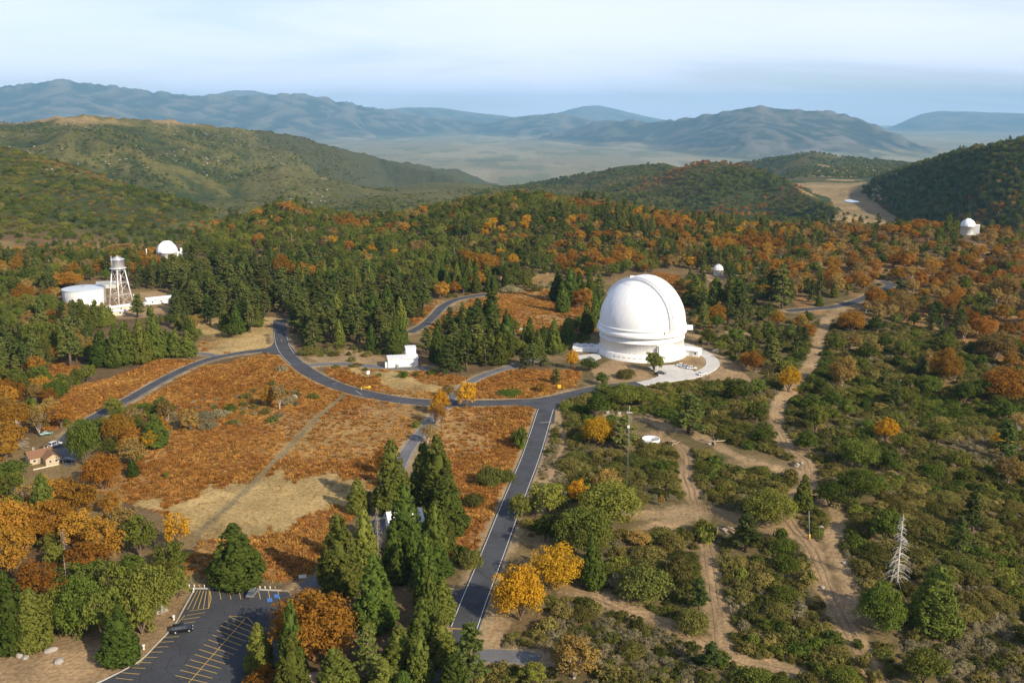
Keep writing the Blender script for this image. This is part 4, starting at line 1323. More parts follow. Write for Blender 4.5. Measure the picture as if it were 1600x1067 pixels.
for z in (.3, .7, 1.1, 1.45):
    MB().tube([(x, y, gz(x, y) + z) for x, y in fp], .025, 4).build('fence_wire', M['greenwire'], t)


def rock(label, px, py, s, group=None, seed=0, name='boulder'):
    rg = np.random.default_rng(seed + 100)
    p = at(px, py)
    import bmesh
    bm = bmesh.new(); bmesh.ops.create_icosphere(bm, subdivisions=2, radius=1)
    for v in bm.verts:
        c = v.co.copy()
        k = 0.75 + 0.6 * float(vnoise(c.x * 1.6 + seed, c.y * 1.6 + c.z * 1.3, seed))
        v.co = c * k; v.co.z *= .72
    me = bpy.data.meshes.new(name); bm.to_mesh(me); bm.free()
    o = link(name, me, M['stone'], None, (p.x, p.y, p.z + s * .2), rg.uniform(0, 6))
    o.scale = (s * rg.uniform(.8, 1.3), s * rg.uniform(.8, 1.2), s * rg.uniform(.7, 1.1))
    return tag(o, label, 'boulder', group)


rock('grey boulder at the tree edge beside the parking lot kerb', 250, 955, 1.8, seed=1)
rock('pale boulder alone on the bare dirt below the dark trees', 93, 1034, 1.0, seed=2)
rock('flat boulder of a cluster on the dirt at the picture corner', 32, 1025, 1.2, 'flat boulders on the corner dirt', 3)
rock('flat boulder of a cluster on the dirt at the picture corner', 39, 1028, .9, 'flat boulders on the corner dirt', 4)
rock('buried boulder under the shade edge of the dark trees', 80, 1017, 1.1, seed=5)
rock('upright white boulder in the scrub below the dirt track fork', 1254, 953, 1.5, seed=6)
rock('white rock beside the shrub in the bracken field', 459, 622, 1.5, seed=7)
rock('pale rock among the grey shrubs of the bracken field', 323, 655, 1.4, seed=8)
rock('pale rock at the edge of the dome clearing', 1118, 612, 1.3, seed=9)
rock('white rock in the far bracken clearing behind the cedars', 812, 516, 1.5, seed=10)
rock('tan block of stone on the bank past the dome drive', 1118, 550, 2.0, seed=11)
for i, (x, y, s) in enumerate(((1150, 652), (1170, 674), (1108, 694), (1085, 706), (1285, 918), (1297, 990), (950, 645), (957, 650), (967, 647), (940, 643), (1245, 728), (1253, 724), (1262, 852), (1320, 880), (1340, 560), (1220, 592)) and
                               [(1150, 652, .8), (1170, 674, .9), (1108, 694, .9), (1285, 918, .8), (1297, 990, .7), (950, 645, 1.1), (957, 650, .9), (967, 647, 1.0), (940, 643, .9), (1245, 728, 1.0),
                                (1253, 724, .8), (1320, 880, .7), (1340, 560, .9), (1228, 598, 1.1), (1282, 825, .9), (1290, 818, .7)]):
    rock('small pale rock lying in the scrub beside the dirt tracks', x, y, s, 'small rocks scattered in the scrub', 20 + i)


# timber: cut logs in piles
def logs(label_pile, px, py, n, length, rad, seed, spread):
    rg = np.random.default_rng(seed); p = at(px, py)
    for i in range(n):
        x, y = p.x + rg.normal(0, spread), p.y + rg.normal(0, spread * .8)
        a = rg.uniform(0, math.pi); l = length * rg.uniform(.6, 1.2); r = rad * rg.uniform(.7, 1.3)
        z = gz(x, y) + r * .8 + rg.uniform(0, .8 if i > n / 2 else 0)
        o = MB().tube([(-l / 2, 0, 0), (0, 0, rg.uniform(-.05, .1)), (l / 2, 0, rg.uniform(-.1, .3))], [r, r * .95, r * .8], 7).build('log', M['wood'], loc=(x, y, z), rz=a)
        tag(o, label_pile, 'log', label_pile.split(' log ')[-1])


logs('weathered brown log in the heap beside the dirt clearing', 1128, 830, 12, 4.5, .22, 5, 1.8)
logs('pale cut log lying along the dirt track above the scrub', 1113, 693, 6, 5.5, .22, 6, 2.6)
logs('grey dry log on the edge of the winding dirt track', 1052, 695, 5, 4.0, .18, 8, 1.8)


# ------------------------------------------------------------------ cars
CARN = {}


def car(label, px, py, heading, col, kind='sedan', group=None):
    p = at(px, py)
    p.z += 0.21
    t = thing('parked_car', label, 'car', p, heading, group)
    key = 'car_' + '_'.join(f'{c:.2f}' for c in col)
    if key not in M:
        M[key] = plain('car_paint', col, 0.25, 0.1, var=0.04, spec=0.6)
    L_, W, H = (4.6, 1.8, 1.45) if kind == 'sedan' else (4.8, 1.95, 1.75)
    hl, hw = L_ / 2, W / 2
    hb = 0.92 if kind == 'sedan' else 1.05          # belt line
    # lower body: side outline extruded across, nose at +x
    side = [(-hl, .35), (-hl + .02, hb - .12), (-hl + .15, hb - .02), (hl - 1.25, hb), (hl - .35, hb - .16), (hl - .03, hb - .34), (hl, .35), (hl - .25, .24), (-hl + .2, .24)]
    def extrude(outline, y0, y1, inset=0.0):
        n = len(outline)
        v = [(x, y0, z) for x, z in outline] + [(x, y1, z) for x, z in outline]
        return MB().add(v, [tuple(range(n)), tuple(range(2 * n - 1, n - 1, -1))] + [(i, n + i, n + (i + 1) % n, (i + 1) % n) for i in range(n)])
    extrude(side, -hw, hw).build('body', M[key], t, bevel=.07)
    if kind == 'sedan':
        roofx = (-1.0, .35); base = (-1.75, 1.15)
    else:
        roofx = (-1.95, .4); base = (-2.3, 1.2)
    tw = hw - .25
    v = [(base[0], -hw + .06, hb - .03), (base[1], -hw + .06, hb - .03), (base[1], hw - .06, hb - .03), (base[0], hw - .06, hb - .03),
         (roofx[0], -tw, H - .05), (roofx[1], -tw, H - .05), (roofx[1], tw, H - .05), (roofx[0], tw, H - .05)]
    MB().add(v, [(0, 1, 5, 4), (1, 2, 6, 5), (2, 3, 7, 6), (3, 0, 4, 7), (4, 5, 6, 7)]).build('windows', M['glass'], t)
    MB().box(roofx[0] - .06, roofx[1] + .06, -tw - .03, tw + .03, H - .06, H).build('roof', M[key], t, bevel=.03)
    for sy in (-1, 1):
        for fx in (base[1] - .95, roofx[0] + .25):
            MB().tube([(fx, sy * (hw - .07), hb - .03), (fx - .05, sy * (tw + .01), H - .04)], .05, 4).build('pillar', M[key], t)
        for wx in (-hl + .9, hl - .9):
            w = MB().tube([(wx, sy * (hw - .22), .33), (wx, sy * (hw + .03), .33)], .33, 14).build('wheel', M['dark'], t)
            MB().tube([(wx, sy * (hw + .03), .33), (wx, sy * (hw + .045), .33)], .2, 10).build('rim', M['steel'], w)
        MB().box(hl - .12, hl + .012, sy * (hw - .3) - .18, sy * (hw - .3) + .18, hb - .45, hb - .3).build('headlight', M['white'], t)
        MB().box(-hl - .012, -hl + .08, sy * (hw - .25) - .15, sy * (hw - .25) + .15, hb - .4, hb - .22).build('tail_light', plain('tail_red', (.35, .02, .02), .3) if 'tr' not in CARN else CARN['tr'], t)
    return t


CARN['tr'] = plain('tail_red', (.35, .02, .02), .3)
BLK, WHT, GRY, SIL, TEA = (.012, .012, .016), (.75, .75, .74), (.16, .17, .19), (.45, .46, .48), (.05, .16, .17)
car('black estate car parked alone along the kerb side of the lot', 285, 987, R(17), BLK, 'suv')
car('grey car parked in the top row of the lot', 395, 930, R(82), GRY)
car('black car parked under the round tree before the huge dome', 1033, 585, R(8), BLK)
car('white car in the dome row, next to the door', 1065, 573, R(-22), WHT)
car('silver car in the middle of the dome row', 1071, 575.5, R(-22), SIL)
car('white car at the outer end of the dome row', 1081, 577, R(-10), WHT)
car('white car pulled up alone on the outer curve of the dome drive', 1097, 586, R(25), WHT)
car('black car parked on the yard beside the beige house', 106, 722, R(15), BLK)
car('white van parked on the yard behind the beige house roof', 86, 697, R(60), WHT, 'suv')
car('teal car under the oaks up the lane from the house', 72, 680, R(35), TEA)

# ------------------------------------------------------------------ vegetation: leaf and bark materials
M['bark'] = plain('bark', (0.16, 0.11, 0.075), 0.95, var=0.3, scale=3, bump=0.4)
M['pale_bark'] = plain('pale_bark', (0.40, 0.35, 0.29), 0.95, var=0.25, scale=3)
M['dead_wood'] = plain('dead_wood', (0.52, 0.48, 0.43), 0.95, var=0.2, scale=4)
M['grey_wood'] = plain('grey_wood', (0.27, 0.22, 0.17), 0.95, var=0.2, scale=4)
M['cedar'] = leafy('cedar_leaf', (0.085, 0.130, 0.024), (0.185, 0.200, 0.040), 0.4, 0.35)
M['pine'] = leafy('pine_needle', (0.100, 0.142, 0.036), (0.190, 0.200, 0.052), 0.4, 0.35)
M['live'] = leafy('live_oak_leaf', (0.085, 0.125, 0.020), (0.185, 0.190, 0.036), 0.35, 0.35)
M['orange'] = leafy('rust_leaf', (0.30, 0.133, 0.022), (0.39, 0.220, 0.032), 0.4, 0.3)
M['gold'] = leafy('gold_leaf', (0.50, 0.25, 0.016), (0.58, 0.35, 0.026), 0.35, 0.2)
M['olive'] = leafy('fading_leaf', (0.25, 0.17, 0.05), (0.34, 0.225, 0.06), 0.3, 0.3)
M['shrub'] = leafy('shrub_leaf', (0.110, 0.122, 0.028), (0.235, 0.195, 0.056), 0.35, 0.4)
M['grey'] = leafy('grey_shrub_leaf', (0.22, 0.195, 0.105), (0.28, 0.235, 0.13), 0.3, 0.3)
M['fern'] = leafy('dry_bracken', (0.30, 0.125, 0.026), (0.46, 0.250, 0.062), 0.35, 0.4)
M['straw'] = leafy('straw', (0.36, 0.25, 0.10), (0.50, 0.37, 0.16), 0.3, 0.25)


def cards(c, nrm, size, rg, elong=1.0):
    """Leaf sprays: one bent quad per point, facing roughly along nrm. Returns vertices, faces."""
    n = len(c)
    nrm = nrm + rg.normal(0, 0.45, (n, 3)); nrm /= np.linalg.norm(nrm, axis=1)[:, None] + 1e-9
    t = rg.normal(0, 1, (n, 3)); t -= nrm * (t * nrm).sum(1)[:, None]; t /= np.linalg.norm(t, axis=1)[:, None] + 1e-9
    b = np.cross(nrm, t)
    a = (size * rg.uniform(.6, 1.25, n))[:, None]; d = (size * rg.uniform(.45, .95, n))[:, None] * elong
    bend = nrm * a * 0.35
    V = np.stack([c - t * a - bend, c - b * d * .8, c + t * a * rg.uniform(.7, 1.1, (n, 1)) - bend, c + b * d], 1).reshape(-1, 3)
    F = np.arange(4 * n).reshape(n, 4)
    return V, F


class Plant:
    """Crown faces and wood faces of one plant prototype, as two meshes."""
    def __init__(self):
        self.V = []; self.F = []; self.n = 0; self.wood = MB()

    def leaves(self, V, F):
        self.V.append(V); self.F.append(F + self.n); self.n += len(V)

    def lobe(self, c, r, k, size, rg, up=0.25, flat=0.8, full=False):
        d = rg.normal(0, 1, (k, 3)); d[:, 2] += up
        d /= np.linalg.norm(d, axis=1)[:, None]
        if not full:
            d[:, 2] = np.where(d[:, 2] < -0.45, -d[:, 2], d[:, 2])
        p = np.asarray(c) + d * r * np.array([1, 1, flat]) * rg.uniform(.72, 1.08, (k, 1))
        self.leaves(*cards(p, d, size, rg))

    def crown_mesh(self, name, mat):
        V = np.concatenate(self.V); F = np.concatenate(self.F)
        me = bpy.data.meshes.new(name)
        me.vertices.add(len(V)); me.vertices.foreach_set('co', V.ravel())
        me.loops.add(F.size); me.loops.foreach_set('vertex_index', F.ravel().astype(np.int32))
        me.polygons.add(len(F)); me.polygons.foreach_set('loop_start', np.arange(0, F.size, 4, dtype=np.int32))
        me.update(calc_edges=True); me.materials.append(mat)
        return me

    def wood_mesh(self, name, mat):
        me = self.wood.mesh(name); me.materials.append(mat)
        return me

    def joined(self, name, leaf, bark):
        V = np.concatenate(self.V); F = np.concatenate(self.F)
        n = len(V)
        me = bpy.data.meshes.new(name)
        me.from_pydata(V.tolist() + list(self.wood.v), [], F.tolist() + [tuple(i + n for i in f) for f in self.wood.f])
        me.materials.append(leaf); me.materials.append(bark)
        me.polygons.foreach_set('material_index', [0] * len(F) + [1] * len(self.wood.f))
        me.update()
        return me


def core(pl, prof, n=9):
    """Dense inner foliage behind the sprays."""
    mb = MB().lathe(prof, n)
    V = np.array(mb.v); F = np.array(mb.f)
    V = V + (RNG.normal(0, .12, V.shape))
    pl.leaves(V, F)


def make_cedar(seed, H=20.0, Rr=4.1, dens=1.0, size=.46, blunt=0.8):
    rg = np.random.default_rng(seed); pl = Plant()
    def rad(t): return Rr * (1 - t) ** blunt * min(1, .55 + t * 5)
    core(pl, [(rad(t) * .62 + .02, H * (.04 + .95 * t)) for t in np.linspace(0, .97, 9)])
    k = int(300 * dens)
    for i in range(k):
        t = 1 - math.sqrt(rg.uniform(0.0004, 1)) if i > 14 else rg.uniform(.82, .99)
        a = rg.uniform(0, 2 * math.pi)
        bulge = .80 + .34 * float(vnoise(a * 1.6 + seed, t * 9, seed))
        r = rad(t) * bulge
        lr = (.42 + .75 * (1 - t)) * rg.uniform(.75, 1.3)
        c = (r * math.cos(a), r * math.sin(a), H * (.045 + .945 * t) - .25 * lr)
        m = int(13 * (lr / .8) ** 1.2) + 5
        d = rg.normal(0, 1, (m, 3)) + np.array([math.cos(a), math.sin(a), .75]) * .9
        d /= np.linalg.norm(d, axis=1)[:, None]
        p = np.array(c) + d * lr * rg.uniform(.6, 1.1, (m, 1)) * np.array([1, 1, 1.15])
        pl.leaves(*cards(p, d, size * rg.uniform(.7, 1.2), rg, 1.15))
    pl.wood.tube([(0, 0, -.6), (0, 0, H * .3), (0, 0, H * .97)], [.55, .4, .05], 7)
    return pl


def make_pine(seed, H=18.0, Rr=4.2, dens=1.0, size=.40, clear=.2):
    rg = np.random.default_rng(seed); pl = Plant()
    pl.wood.tube([(0, 0, -.6), (.1, 0, H * .4), (0, .1, H * .98)], [.42, .3, .05], 7)
    lv = int(17 * dens)
    for j in range(lv):
        t = clear + (.985 - clear) * j / (lv - 1)
        L = Rr * (1 - t) ** .62 * rg.uniform(.75, 1.1) + .35
        for b in range(5 if t < .9 else 3):
            a = rg.uniform(0, 2 * math.pi); l = L * rg.uniform(.6, 1.12)
            droop = -.10 if t < .5 else .25
            p0 = np.array([0, 0, H * t]); p1 = p0 + np.array([math.cos(a) * l, math.sin(a) * l, l * (droop + rg.uniform(-.1, .15))])
            pl.wood.tube([tuple(p0), tuple(p1)], [.09, .02], 3, cap=False)
            for q in np.linspace(.42, 1.0, 3 if l < 2 else 4):
                c = p0 + (p1 - p0) * q + rg.normal(0, .15, 3)
                lr = .62 * rg.uniform(.7, 1.25) * (.7 + .4 * (1 - t))
                m = 13
                d = rg.normal(0, 1, (m, 3)); d[:, 2] += .45; d /= np.linalg.norm(d, axis=1)[:, None]
                pl.leaves(*cards(c + d * lr * rg.uniform(.5, 1.1, (m, 1)) * np.array([1.15, 1.15, .7]), d, size * .9, rg, 1.1))
    return pl


def make_oak(seed, H=11.0, Rr=5.0, dens=1.0, size=.34, base=.30, sparse=False, nl=58, leafk=46):
    rg = np.random.default_rng(seed); pl = Plant()
    zc = H * (base + (1 - base) * .48); rz = H * (1 - base) * .52
    limbs = []
    fork = H * base * .75
    pl.wood.tube([(0, 0, -.6), (.1, .05, fork * .6), (0, .1, fork)], [.48, .38, .33], 7)
    for i in range(7):
        a = 2 * math.pi * i / 7 + rg.uniform(-.3, .3); e = rg.uniform(.35, 1.2)
        q = np.array([math.cos(a) * math.cos(e) * Rr * .75, math.sin(a) * math.cos(e) * Rr * .75, zc + math.sin(e) * rz * .7])
        m = np.array([0, .1, fork]) * .55 + q * .45 + np.array([0, 0, -.3])
        pl.wood.tube([(0, .1, fork), tuple(m), tuple(q)], [.24, .15, .05], 5, cap=False)
        for s in range(3):
            w = q + rg.normal(0, 1, 3) * np.array([1.2, 1.2, .9]); pl.wood.tube([tuple(m + (q - m) * rg.uniform(.2, .8)), tuple(w)], [.08, .025], 3, cap=False)
    k = int(nl * dens)
    for i in range(k):
        d = rg.normal(0, 1, 3); d[2] = abs(d[2]) * 1.1 - .55; d /= np.linalg.norm(d)
        wob = .72 + .50 * float(vnoise(d[0] * 1.7 + seed * 3, d[1] * 1.7 + d[2] * 1.5, seed))
        rr = wob * rg.uniform(.62, 1.02)
        c = np.array([d[0] * Rr * rr * .9, d[1] * Rr * rr * .9, zc + d[2] * rz * rr * .92])
        lr = Rr * .235 * rg.uniform(.65, 1.35)
        pl.lobe(c, lr, int(leafk * (lr / (Rr * .235)) * (.55 if sparse else 1)), size * rg.uniform(.8, 1.15), rg, .45, .8)
    if not sparse:
        core(pl, [(Rr * .40 * math.cos(t) + .02, zc + rz * .40 * math.sin(t)) for t in np.linspace(-1.1, 1.5, 6)], 9)
    return pl


def make_shrub(seed, H=2.2, Rr=2.1, nl=26, k=26, size=.19):
    rg = np.random.default_rng(seed); pl = Plant()
    for i in range(nl):
        a = rg.uniform(0, 2 * math.pi); dz = rg.uniform(-.05, 1.0); dh = math.sqrt(max(0, 1 - dz * dz))
        wob = .75 + .5 * float(vnoise(math.cos(a) * dh * 1.8 + seed, math.sin(a) * dh * 1.8 + dz, seed))
        c = (math.cos(a) * dh * Rr * .68 * wob, math.sin(a) * dh * Rr * .68 * wob, H * (.16 + .52 * dz * wob))
        pl.lobe(c, Rr * .33 * rg.uniform(.65, 1.2), k, size * rg.uniform(.8, 1.2), rg, .5, .75 * H / Rr)
    for i in range(5):
        a = rg.uniform(0, 6.28); pl.wood.tube([(0, 0, -.3), (math.cos(a) * Rr * .5, math.sin(a) * Rr * .5, H * .6)], [.08, .03], 4, cap=False)
    core(pl, [(Rr * .50, -.3), (Rr * .52, H * .18), (Rr * .36, H * .42), (.05, H * .56)], 8)
    return pl


def make_snag(seed, H=18.0, dens=1.0):
    rg = np.random.default_rng(seed); mb = MB()
    mb.tube([(0, 0, -.5), (.05, 0, H * .5), (0, .05, H)], [.34, .2, .03], 7)
    br = MB()
    for i in range(int(95 * dens)):
        t = rg.uniform(.10, .97); a = rg.uniform(0, 6.28); l = (3.9 * (1 - t) ** .75 + .3) * rg.uniform(.55, 1.1)
        z = H * t
        p = [(0, 0, z), (math.cos(a) * l * .5, math.sin(a) * l * .5, z - l * .08), (math.cos(a + .15) * l, math.sin(a + .15) * l, z - l * .42)]
        br.tube(p, [.075, .05, .015], 4, cap=False)
        for s in range(2):
            q = Vector(p[1]).lerp(Vector(p[2]), rg.uniform(0, .8)); w = rg.normal(0, .45, 3); br.tube([q, q + Vector((w[0], w[1], -abs(w[2]) - .1))], [.03, .01], 3, cap=False)
    return mb, br


PROTO = {
    'cedar': [make_cedar(s, 20, r, 1, z, b) for s, r, z, b in ((1, 4.3, .42, .62), (2, 3.8, .42, .72), (3, 4.6, .44, .52), (4, 3.5, .40, .66), (5, 4.2, .42, .58))],
    'pine': [make_pine(s, 18, r, 1, .40, c) for s, r, c in ((11, 4.2, .18), (12, 3.7, .26), (13, 4.6, .14), (14, 4.0, .32))],
    'oak': [make_oak(s, 11, 5, 1, .31, b_, sp, 72, 46) for s, sp, b_ in ((21, False, .05), (22, False, .09), (23, True, .14), (24, False, .06), (25, False, .03))],
    'live': [make_oak(s, 9, 5, 1, .32, b, False, 66, 44) for s, b in ((31, .03), (32, .01), (33, .05), (34, .02), (35, .04))],
    'shrub': [make_shrub(s) for s in (41, 42, 43, 44, 45, 46)],
}
PROTO['bigoak'] = [make_oak(s, 15, 9, 1, .36, b, False, 150, 60) for s, b in ((51, .05), (52, .03), (53, .07))]
PROTO['biglive'] = [make_oak(s, 14, 9, 1, .36, .02, False, 160, 60) for s in (54, 55, 56)]
PROTO['bigshrub'] = [make_shrub(s, 4.5, 5.0, 80, 44, .24) for s in (57, 58, 59)]
BASE = {'bigoak': (15., 9.), 'biglive': (14., 9.), 'bigshrub': (4.5, 5.), 'cedar': (20., 4.2), 'pine': (18., 4.1), 'oak': (11., 5.), 'live': (9., 5.), 'shrub': (2.2, 2.1)}


def fit(pl, H, Rr):
    V = np.concatenate(pl.V); rr = np.hypot(V[:, 0], V[:, 1])
    kx = Rr / np.percentile(rr, 98); kz = H / V[:, 2].max()
    pl.V = [v * np.array([kx, kx, kz]) for v in pl.V]
    pl.wood.v = [(x * kx, y * kx, z * kz) for x, y, z in pl.wood.v]


for _k, _l in PROTO.items():
    for _p in _l:
        fit(_p, *BASE[_k])
KIND = {   # plant kind: (prototype, leaf, bark, object name, category)
    'cedar': ('cedar', 'cedar', 'bark', 'cedar_tree', 'tree'), 'pine': ('pine', 'pine', 'bark', 'pine_tree', 'tree'),
    'orange': ('oak', 'orange', 'bark', 'oak_tree', 'tree'), 'gold': ('oak', 'gold', 'bark', 'oak_tree', 'tree'), 'olive': ('oak', 'olive', 'pale_bark', 'oak_tree', 'tree'),
    'live': ('live', 'live', 'bark', 'live_oak', 'tree'), 'shrub': ('shrub', 'shrub', 'bark', 'shrub', 'shrub'), 'grey': ('shrub', 'grey', 'pale_bark', 'shrub', 'shrub'),
    'greenshrub': ('shrub', 'live', 'bark', 'shrub', 'shrub'), 'rustshrub': ('shrub', 'orange', 'bark', 'shrub', 'shrub'),
}
MESHES = {}
for kd, (pr, lf, bk, nm, ct) in KIND.items():
    MESHES[kd] = [(p.crown_mesh(kd + '_crown', M[lf]), p.wood_mesh(kd + '_wood', M[bk])) for p in PROTO[pr]]

BIG = {}
for kd, (pr, lf, bk, nm, ct) in KIND.items():
    if 'big' + pr in PROTO:
        BIG[kd] = [(p.crown_mesh(kd + '_crown', M[lf]), p.wood_mesh(kd + '_wood', M[bk])) for p in PROTO['big' + pr]]

PLANTS = []     # x, y, z, kind, height, radius, label or None


def hand(px, py, top, width, kind, label=None):
    """A plant whose foot, top and width were read off the photograph."""
    p = at(px, py)
    _, _, dep = project(p.x, p.y, p.z)
    dn = math.atan2(CAM_Z - p.z, math.hypot(p.x, p.y))
    rad = width * float(dep) / FPX / 2
    h = max(1.0, ((py - top) * float(dep) / FPX - rad * .5 * math.sin(dn)) / math.cos(dn))
    PLANTS.append((p.x, p.y, p.z, kind, h * (1.03 if kind == 'cedar' else 1), rad * (1.22 if kind == 'cedar' else 1.05), label))


# --- cedars and conifers read one by one
for a in [
    (612, 800, 688, 54, 'cedar', 'tall dark cedar beside the cross lane, apart from the clump behind it'),
    (668, 782, 690, 48, 'cedar', 'tall dark cedar of the pair past the cross lane'),
    (687, 792, 680, 50, 'cedar', 'tallest dark cedar of the pair past the cross lane'),
    (698, 835, 742, 60, 'cedar', 'lighter green broad cedar at the foot of the dark pair'),
    (637, 868, 754, 54, 'cedar', 'tall cedar standing right before the white cottage'),
    (560, 800, 746, 32, 'cedar', 'slim cedar at the field edge behind the broad dark cedar'),
    (533, 922, 801, 68, 'cedar', 'broad dark cedar at the field corner near the notice board'),
    (572, 895, 795, 46, 'cedar', 'olive green cedar between the broad dark cedar and the cottage'),
    (588, 980, 866, 58, 'cedar', 'big dark cedar in front of the cottage clump by the orange oak'),
    (656, 905, 861, 26, 'pine', 'small blue grey spruce below the cottage'),
    (620, 908, 860, 32, 'cedar', 'short cedar left of the small blue spruce'),
    (682, 900, 850, 44, 'cedar', 'short bright cedar by the cottage lawn'),
    (690, 968, 899, 36, 'cedar', 'narrow cedar at the driveway mouth'),
    (669, 985, 897, 34, 'cedar', 'narrow cedar just behind the one at the driveway mouth'),
    (662, 1025, 932, 54, 'cedar', 'full cedar beside the narrow lane'),
    (690, 1035, 958, 44, 'cedar', 'cedar leaning over the narrow lane'),
    (578, 1072, 974, 56, 'pine', 'open crowned pine with bare top below the big dark cedar'),
    (622, 1052, 978, 46, 'cedar', 'mid green cedar next to the open crowned pine'),
    (655, 1068, 988, 38, 'cedar', 'pointed cedar at the lane edge near the bottom'),
    (530, 1088, 1010, 62, 'cedar', 'pale green cedar beside the brown roofed cabin'),
    (602, 1098, 1030, 60, 'cedar', 'cedar top at the very bottom under the open crowned pine'),
    (632, 1108, 1048, 50, 'cedar', None), (735, 1080, 970, 58, 'pine', 'tall loose pine between the lane and the stop line'),
    (710, 1092, 1018, 44, 'cedar', 'cedar at the bottom beside the tall loose pine'), (406, 1046, 974, 40, 'cedar', 'bright cedar at the lot corner under the big orange oak'),
    (370, 910, 815, 74, 'cedar', 'lone dark cedar at the head of the parking lot'),
    (188, 1034, 943, 54, 'cedar', 'front cedar standing alone on the lot kerb'),
    (20, 1015, 893, 62, 'cedar', 'big olive cedar at the picture edge above the bare dirt'), (54, 1012, 918, 48, 'cedar', 'bright green cedar beside the big edge cedar'),
    (-8, 1000, 900, 50, 'cedar', None), (243, 698, 644, 38, 'cedar', 'bright green cedar among the orange oaks uphill from the house'),
    (209, 744, 716, 17, 'cedar', 'little cone shaped cedar at the edge of the bracken field'), (260, 747, 735, 8, 'cedar', 'tiny seedling cedar out in the bracken field'),
    (928, 918, 834, 33, 'cedar', 'narrow dark cedar column beside the two gold oaks'), (1253, 798, 740, 28, 'cedar', 'narrow cedar on the dirt track bend'),
    (1455, 985, 880, 62, 'cedar', 'bright green cone shaped cedar beside the bare white snag'),
    (1110, 1047, 1000, 36, 'pine', 'small umbrella shaped pine at the track fork'), (1092, 956, 900, 28, 'pine', 'thin young pine in the scrub island between tracks'),
    (1165, 862, 800, 46, 'pine', 'loose pine by the log heap'), (1075, 676, 610, 52, 'pine', 'dark pine above the dirt clearing'), (975, 700, 645, 44, 'pine', 'thin grey green pine behind the radio mast'),
    (160, 572, 514, 32, 'cedar', None), (181, 573, 505, 30, 'cedar', None), (200, 569, 500, 30, 'cedar', None), (222, 567, 498, 30, 'cedar', None), (245, 560, 478, 28, 'cedar', None),
    (262, 556, 514, 24, 'cedar', None), (276, 557, 513, 24, 'cedar', None), (294, 557, 514, 26, 'cedar', None), (110, 572, 490, 34, 'pine', None), (136, 520, 476, 20, 'cedar', None),
    (150, 512, 468, 22, 'cedar', None), (163, 510, 472, 20, 'cedar', None), (171, 508, 478, 16, 'cedar', None),
    (1120, 487, 432, 32, 'cedar', None), (1088, 476, 434, 40, 'cedar', None), (1140, 492, 430, 28, 'cedar', None), (1155, 500, 440, 40, 'pine', None), (1205, 478, 418, 34, 'pine', None),
    (1222, 482, 410, 34, 'pine', None), (1260, 440, 412, 14, 'cedar', None), (1303, 465, 440, 12, 'cedar', None), (1280, 478, 458, 12, 'cedar', None), (1480, 502, 478, 12, 'pine', None),
    (1406, 455, 432, 20, 'pine', None), (1478, 480, 460, 12, 'pine', None), (850, 535, 508, 14, 'cedar', None), (886, 532, 495, 22, 'cedar', None), (864, 533, 510, 12, 'cedar', None),
    (872, 470, 420, 26, 'cedar', None), (890, 475, 418, 24, 'cedar', None), (905, 472, 424, 20, 'cedar', None), (920, 470, 426, 20, 'cedar', None), (880, 488, 440, 20, 'cedar', None),
    (935, 462, 425, 22, 'pine', None), (832, 572, 534, 24, 'pine', None), (850, 572, 540, 18, 'pine', None), (820, 575, 545, 22, 'pine', None), (868, 600, 574, 18, 'pine', None),
    (1350, 640, 620, 14, 'cedar', None), (45, 645, 618, 22, 'cedar', None), (55, 650, 620, 20, 'cedar', None),
]:
    hand(*a)
